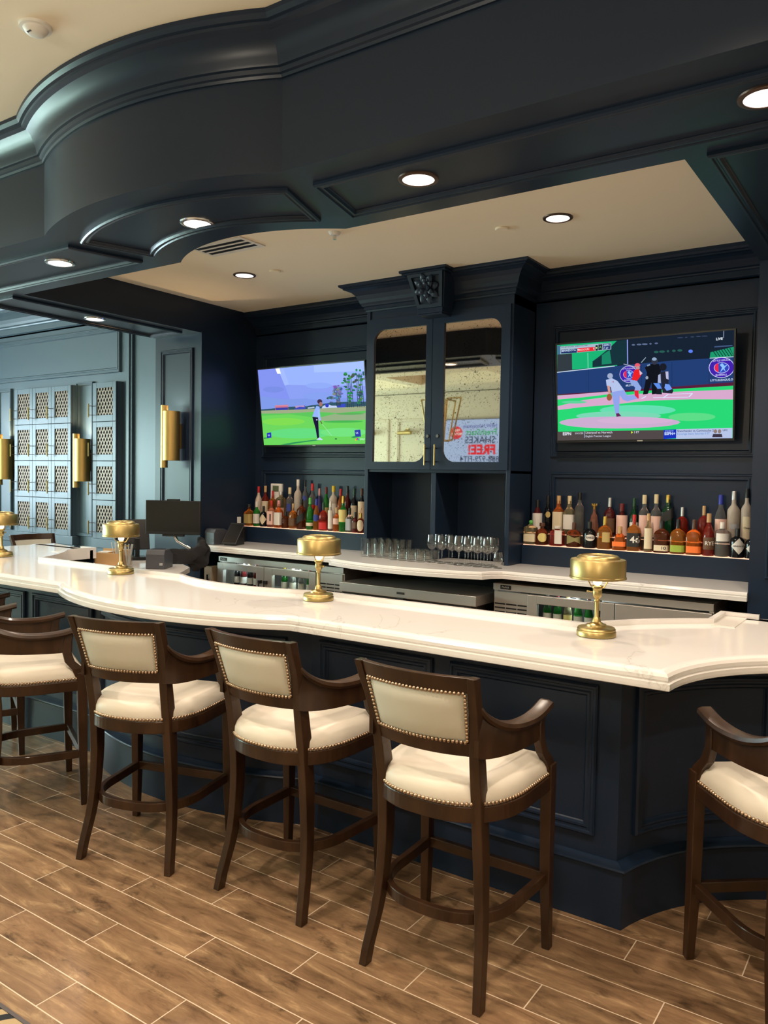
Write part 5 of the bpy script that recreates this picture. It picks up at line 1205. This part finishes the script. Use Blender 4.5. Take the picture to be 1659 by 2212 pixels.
for k in range(8):
    tag(MB().tube([(0, 0, 0), (.03*cos(k*.8), .03*sin(k*.8), .19)], .0045, P('clear_stirrer', (.85, .87, .86), .15, trans=.6), 6).build('stirrer', None, loc=(-5.80+.008*cos(k*.8), 4.50+.008*sin(k*.8), ZS+.008)), 'clear plastic stirrer in the glass next to the wooden caddy, leaning %s' % ('right', 'back right', 'back', 'back left', 'left', 'front left', 'front', 'front right')[k], 'stirrer', 'stirrers in the glass')
tg = MB().box(-.14, .14, -.09, .09, 0, .05, BLACK).box(-.12, .12, -.10, .08, .05, .062, GREY).box(-.13, .13, -.085, .085, .064, .076, BLACK).build('menu_stack', BLACK, loc=(-6.22, 4.62, ZS), rot=(0, 0, .5), bevel=.003); tag(tg, 'stack of black check presenters left of the wooden caddy', 'folders')
# black cloth bundle: lumpy draped sheet
def lump(name, c, rx, ry, rz_, seed, label, cat):
    random.seed(seed); ph = [random.uniform(0, 6) for _ in range(6)]; prof = []; mb = MB(); N, K = 16, 36; vs = []
    for j in range(N+1):
        t = j/N; el = -pi/2*0+t*pi/2
        for i in range(K):
            a_ = 2*pi*i/K; f = 1+.16*sin(3*a_+ph[0]+4*t)+.09*sin(7*a_+ph[1]-3*t)+.05*sin(11*a_+ph[2]+6*t)
            vs.append((rx*cos(el)*cos(a_)*f, ry*cos(el)*sin(a_)*f, rz_*sin(el)*(1+.18*sin(2*a_+ph[3]))))
    mb.add(vs, [(j*K+i, j*K+(i+1) % K, (j+1)*K+(i+1) % K, (j+1)*K+i) for j in range(N) for i in range(K)], FABRIC, True)
    o = mb.build(name, FABRIC, loc=c); return tag(o, label, cat)

ap = MB(); vs = []; random.seed(5)
KP = [(-5.66, 5.20, 1.13, .015), (-5.60, 5.17, 1.08, .045), (-5.54, 5.12, 1.02, .075), (-5.52, 5.04, .965, .10), (-5.58, 4.95, .955, .085), (-5.67, 4.87, .95, .07), (-5.76, 4.82, .945, .055), (-5.84, 4.79, .93, .03)]
NN, KK = 40, 30
for j in range(NN+1):
    t = j/NN*(len(KP)-1); i0 = min(int(t), len(KP)-2); f = t-i0; f = f*f*(3-2*f)
    c = [KP[i0][q]*(1-f)+KP[i0+1][q]*f for q in range(4)]
    for i in range(KK):
        a_ = 2*pi*i/KK; r_ = c[3]*(1+.22*sin(3*a_+t*1.7)+.12*sin(5*a_-t*2.9)+.07*sin(9*a_+t*5))
        vs.append((c[0]+r_*cos(a_)*.75, c[1]+r_*cos(a_)*.6, max(ZS+.002 if c[1] < 5.0 else .84, c[2]+r_*sin(a_)*1.05)))
ap.add(vs, [(j*KK+i, j*KK+(i+1) % KK, (j+1)*KK+(i+1) % KK, (j+1)*KK+i) for j in range(NN) for i in range(KK)]+[tuple(range(KK)), tuple(NN*KK+i for i in range(KK))], FABRIC, True)
tag(ap.build('apron_bundle', FABRIC), 'black crumpled cloth heaped between the service counter and the back counter', 'cloth')
hc = empty('handheld_card_reader', (-5.45, 5.15, 0), label='dark card reader gear in the gap left of the left cooler', cat='device')
under(MB().box(-5.70, -5.60, 5.30, 5.6, 0, .85, P('beige_panel', (.35, .27, .18), .6)).build('side_panel'), hc)
under(MB().box(-5.52, -5.50, 5.16, 5.18, .62, .80, CHROME, ).box(-5.50, -5.46, 5.12, 5.16, .60, .70, WHITEP).build('bracket', CHROME), hc)
fw = MB().tube([(-5.73, 5.60, 1.217), (-5.73, 5.60, 1.3)], .01, WHITEP, 8)
ch = empty('charging_cradle', (-5.70, 5.80, Zb), label='small white handset cradle behind the tablet, left of the bottles', cat='device')
MB().box(-.03, .03, -.03, .03, 0, .15, BLACK).box(-.05, -.03, -.02, .02, .06, .25, WHITEP).build('cradle', BLACK, ch, bevel=.003)
coaster = tag(MB().lathe([(.001, 0), (.17, 0), (.175, .006), (.17, .008), (.001, .006)], BLACK, 40).build('serving_tray', BLACK, loc=(-4.42, 5.44, Zb+.001)), 'round black serving tray lying on the back counter behind the middle lamp', 'tray')

# ------------------------------------------------------------------ lounge seen in the mirrors
tvb = empty('television', (-7.37, -2.40, 2.35), pi, label='television with the shakes advertisement, seen in the cabinet mirror', cat='television')
Wt, Ht = 1.74, 1.08
MB().box(-Wt/2-.012, Wt/2+.012, .001, .05, -Ht/2-.012, Ht/2+.012, BLACK).build('housing', BLACK, tvb)
a = Art(Wt, Ht, ((0, 0), (1740, 0), (1740, 1080), (0, 1080)))
a.poly([(0, 0), (1, 0), (1, 1), (0, 1)], (.42, .60, .95), True)
a.ell(1150, 250, 135, 125, (.75, .04, .05)); a.text('FIRST', 1150, 205, 50, (.9, .9, .9), 'CENTER', .02); a.text('MONTH', 1150, 275, 50, (.9, .9, .9), 'CENTER', .02)
a.text('NEW Nutrisystem', 270, 130, 72, (.10, .10, .45)); a.text('FreshStart', 270, 250, 118, (.02, .45, .08), 'LEFT', .015); a.text('SHAKES', 300, 400, 140, (.03, .04, .10), 'LEFT', .01); a.text('FREE!', 290, 590, 190, (.80, .02, .02), 'LEFT', .04); a.text('888-979-FIT4', 215, 765, 115, (.03, .04, .10), 'LEFT', .01)
q = a.mb.build('screen'); q.parent = tvb
def picture_light(x, z, label):
    e = empty('picture_light', (x, -2.5, z), label=label, cat='wall light', group='brass picture lights on the rear wall')
    MB().tube([(-.16, .12, 0), (.16, .12, 0)], .04, BRASS, 14).build('shade', BRASS, e); MB().tube([(0, 0, .06), (0, .06, .07), (0, .12, .04)], .012, BRASS, 8).box(-.03, .03, 0, .01, -.0, .1, BRASS).build('arm', BRASS, e)
picture_light(-8.85, 2.66, 'brass picture light left of the advertisement television'); picture_light(-9.75, 2.66, 'brass picture light farther left on the rear wall')
pdn = empty('pendant_lantern', (-6.02, 1.0, 2.30), .12, label='open brass frame pendant lantern, seen in the cabinet mirror', cat='pendant light', group='brass pendant lanterns of the lounge')
pm = MB()
for k in range(4):
    R4 = Matrix.Rotation(k*pi/2, 4, 'Z'); P_ = [R4 @ Vector(v) for v in ((.37, 0, .62), (.12, 0, .62), (.07, 0, 0), (.22, 0, 0))]
    for i in range(4): pm.tube([P_[i], P_[(i+1) % 4]], .013, BRASS, 6)
pm.build('brass_frame', BRASS, pdn); MB().tube([(0, 0, .62), (0, 0, 1.40)], .008, BRASS, 8).build('rod', BRASS, pdn)
MB().tube([(0, 0, .12), (0, 0, .56)], .05, P('opal_glass', (.9, .85, .7), .4, emit=(1, .75, .45), estr=1.0), 16).build('opal_shade', None, pdn)

for x, y, lab in ((-2.6, -.9, 'unseen brass pendant lantern added as fill behind the camera, middle of the lounge'), (.6, -.9, 'unseen brass pendant lantern added as fill behind the camera, right part of the lounge')):
    q = copy_tree(pdn); q.location = (x, y, 2.30); q['label'] = lab
    light('POINT', (0, 0, .62), 105, (1, .88, .72), .09, 'added_pendant_fill', parent=q)  # unseen lanterns and their light added to brighten the ceiling
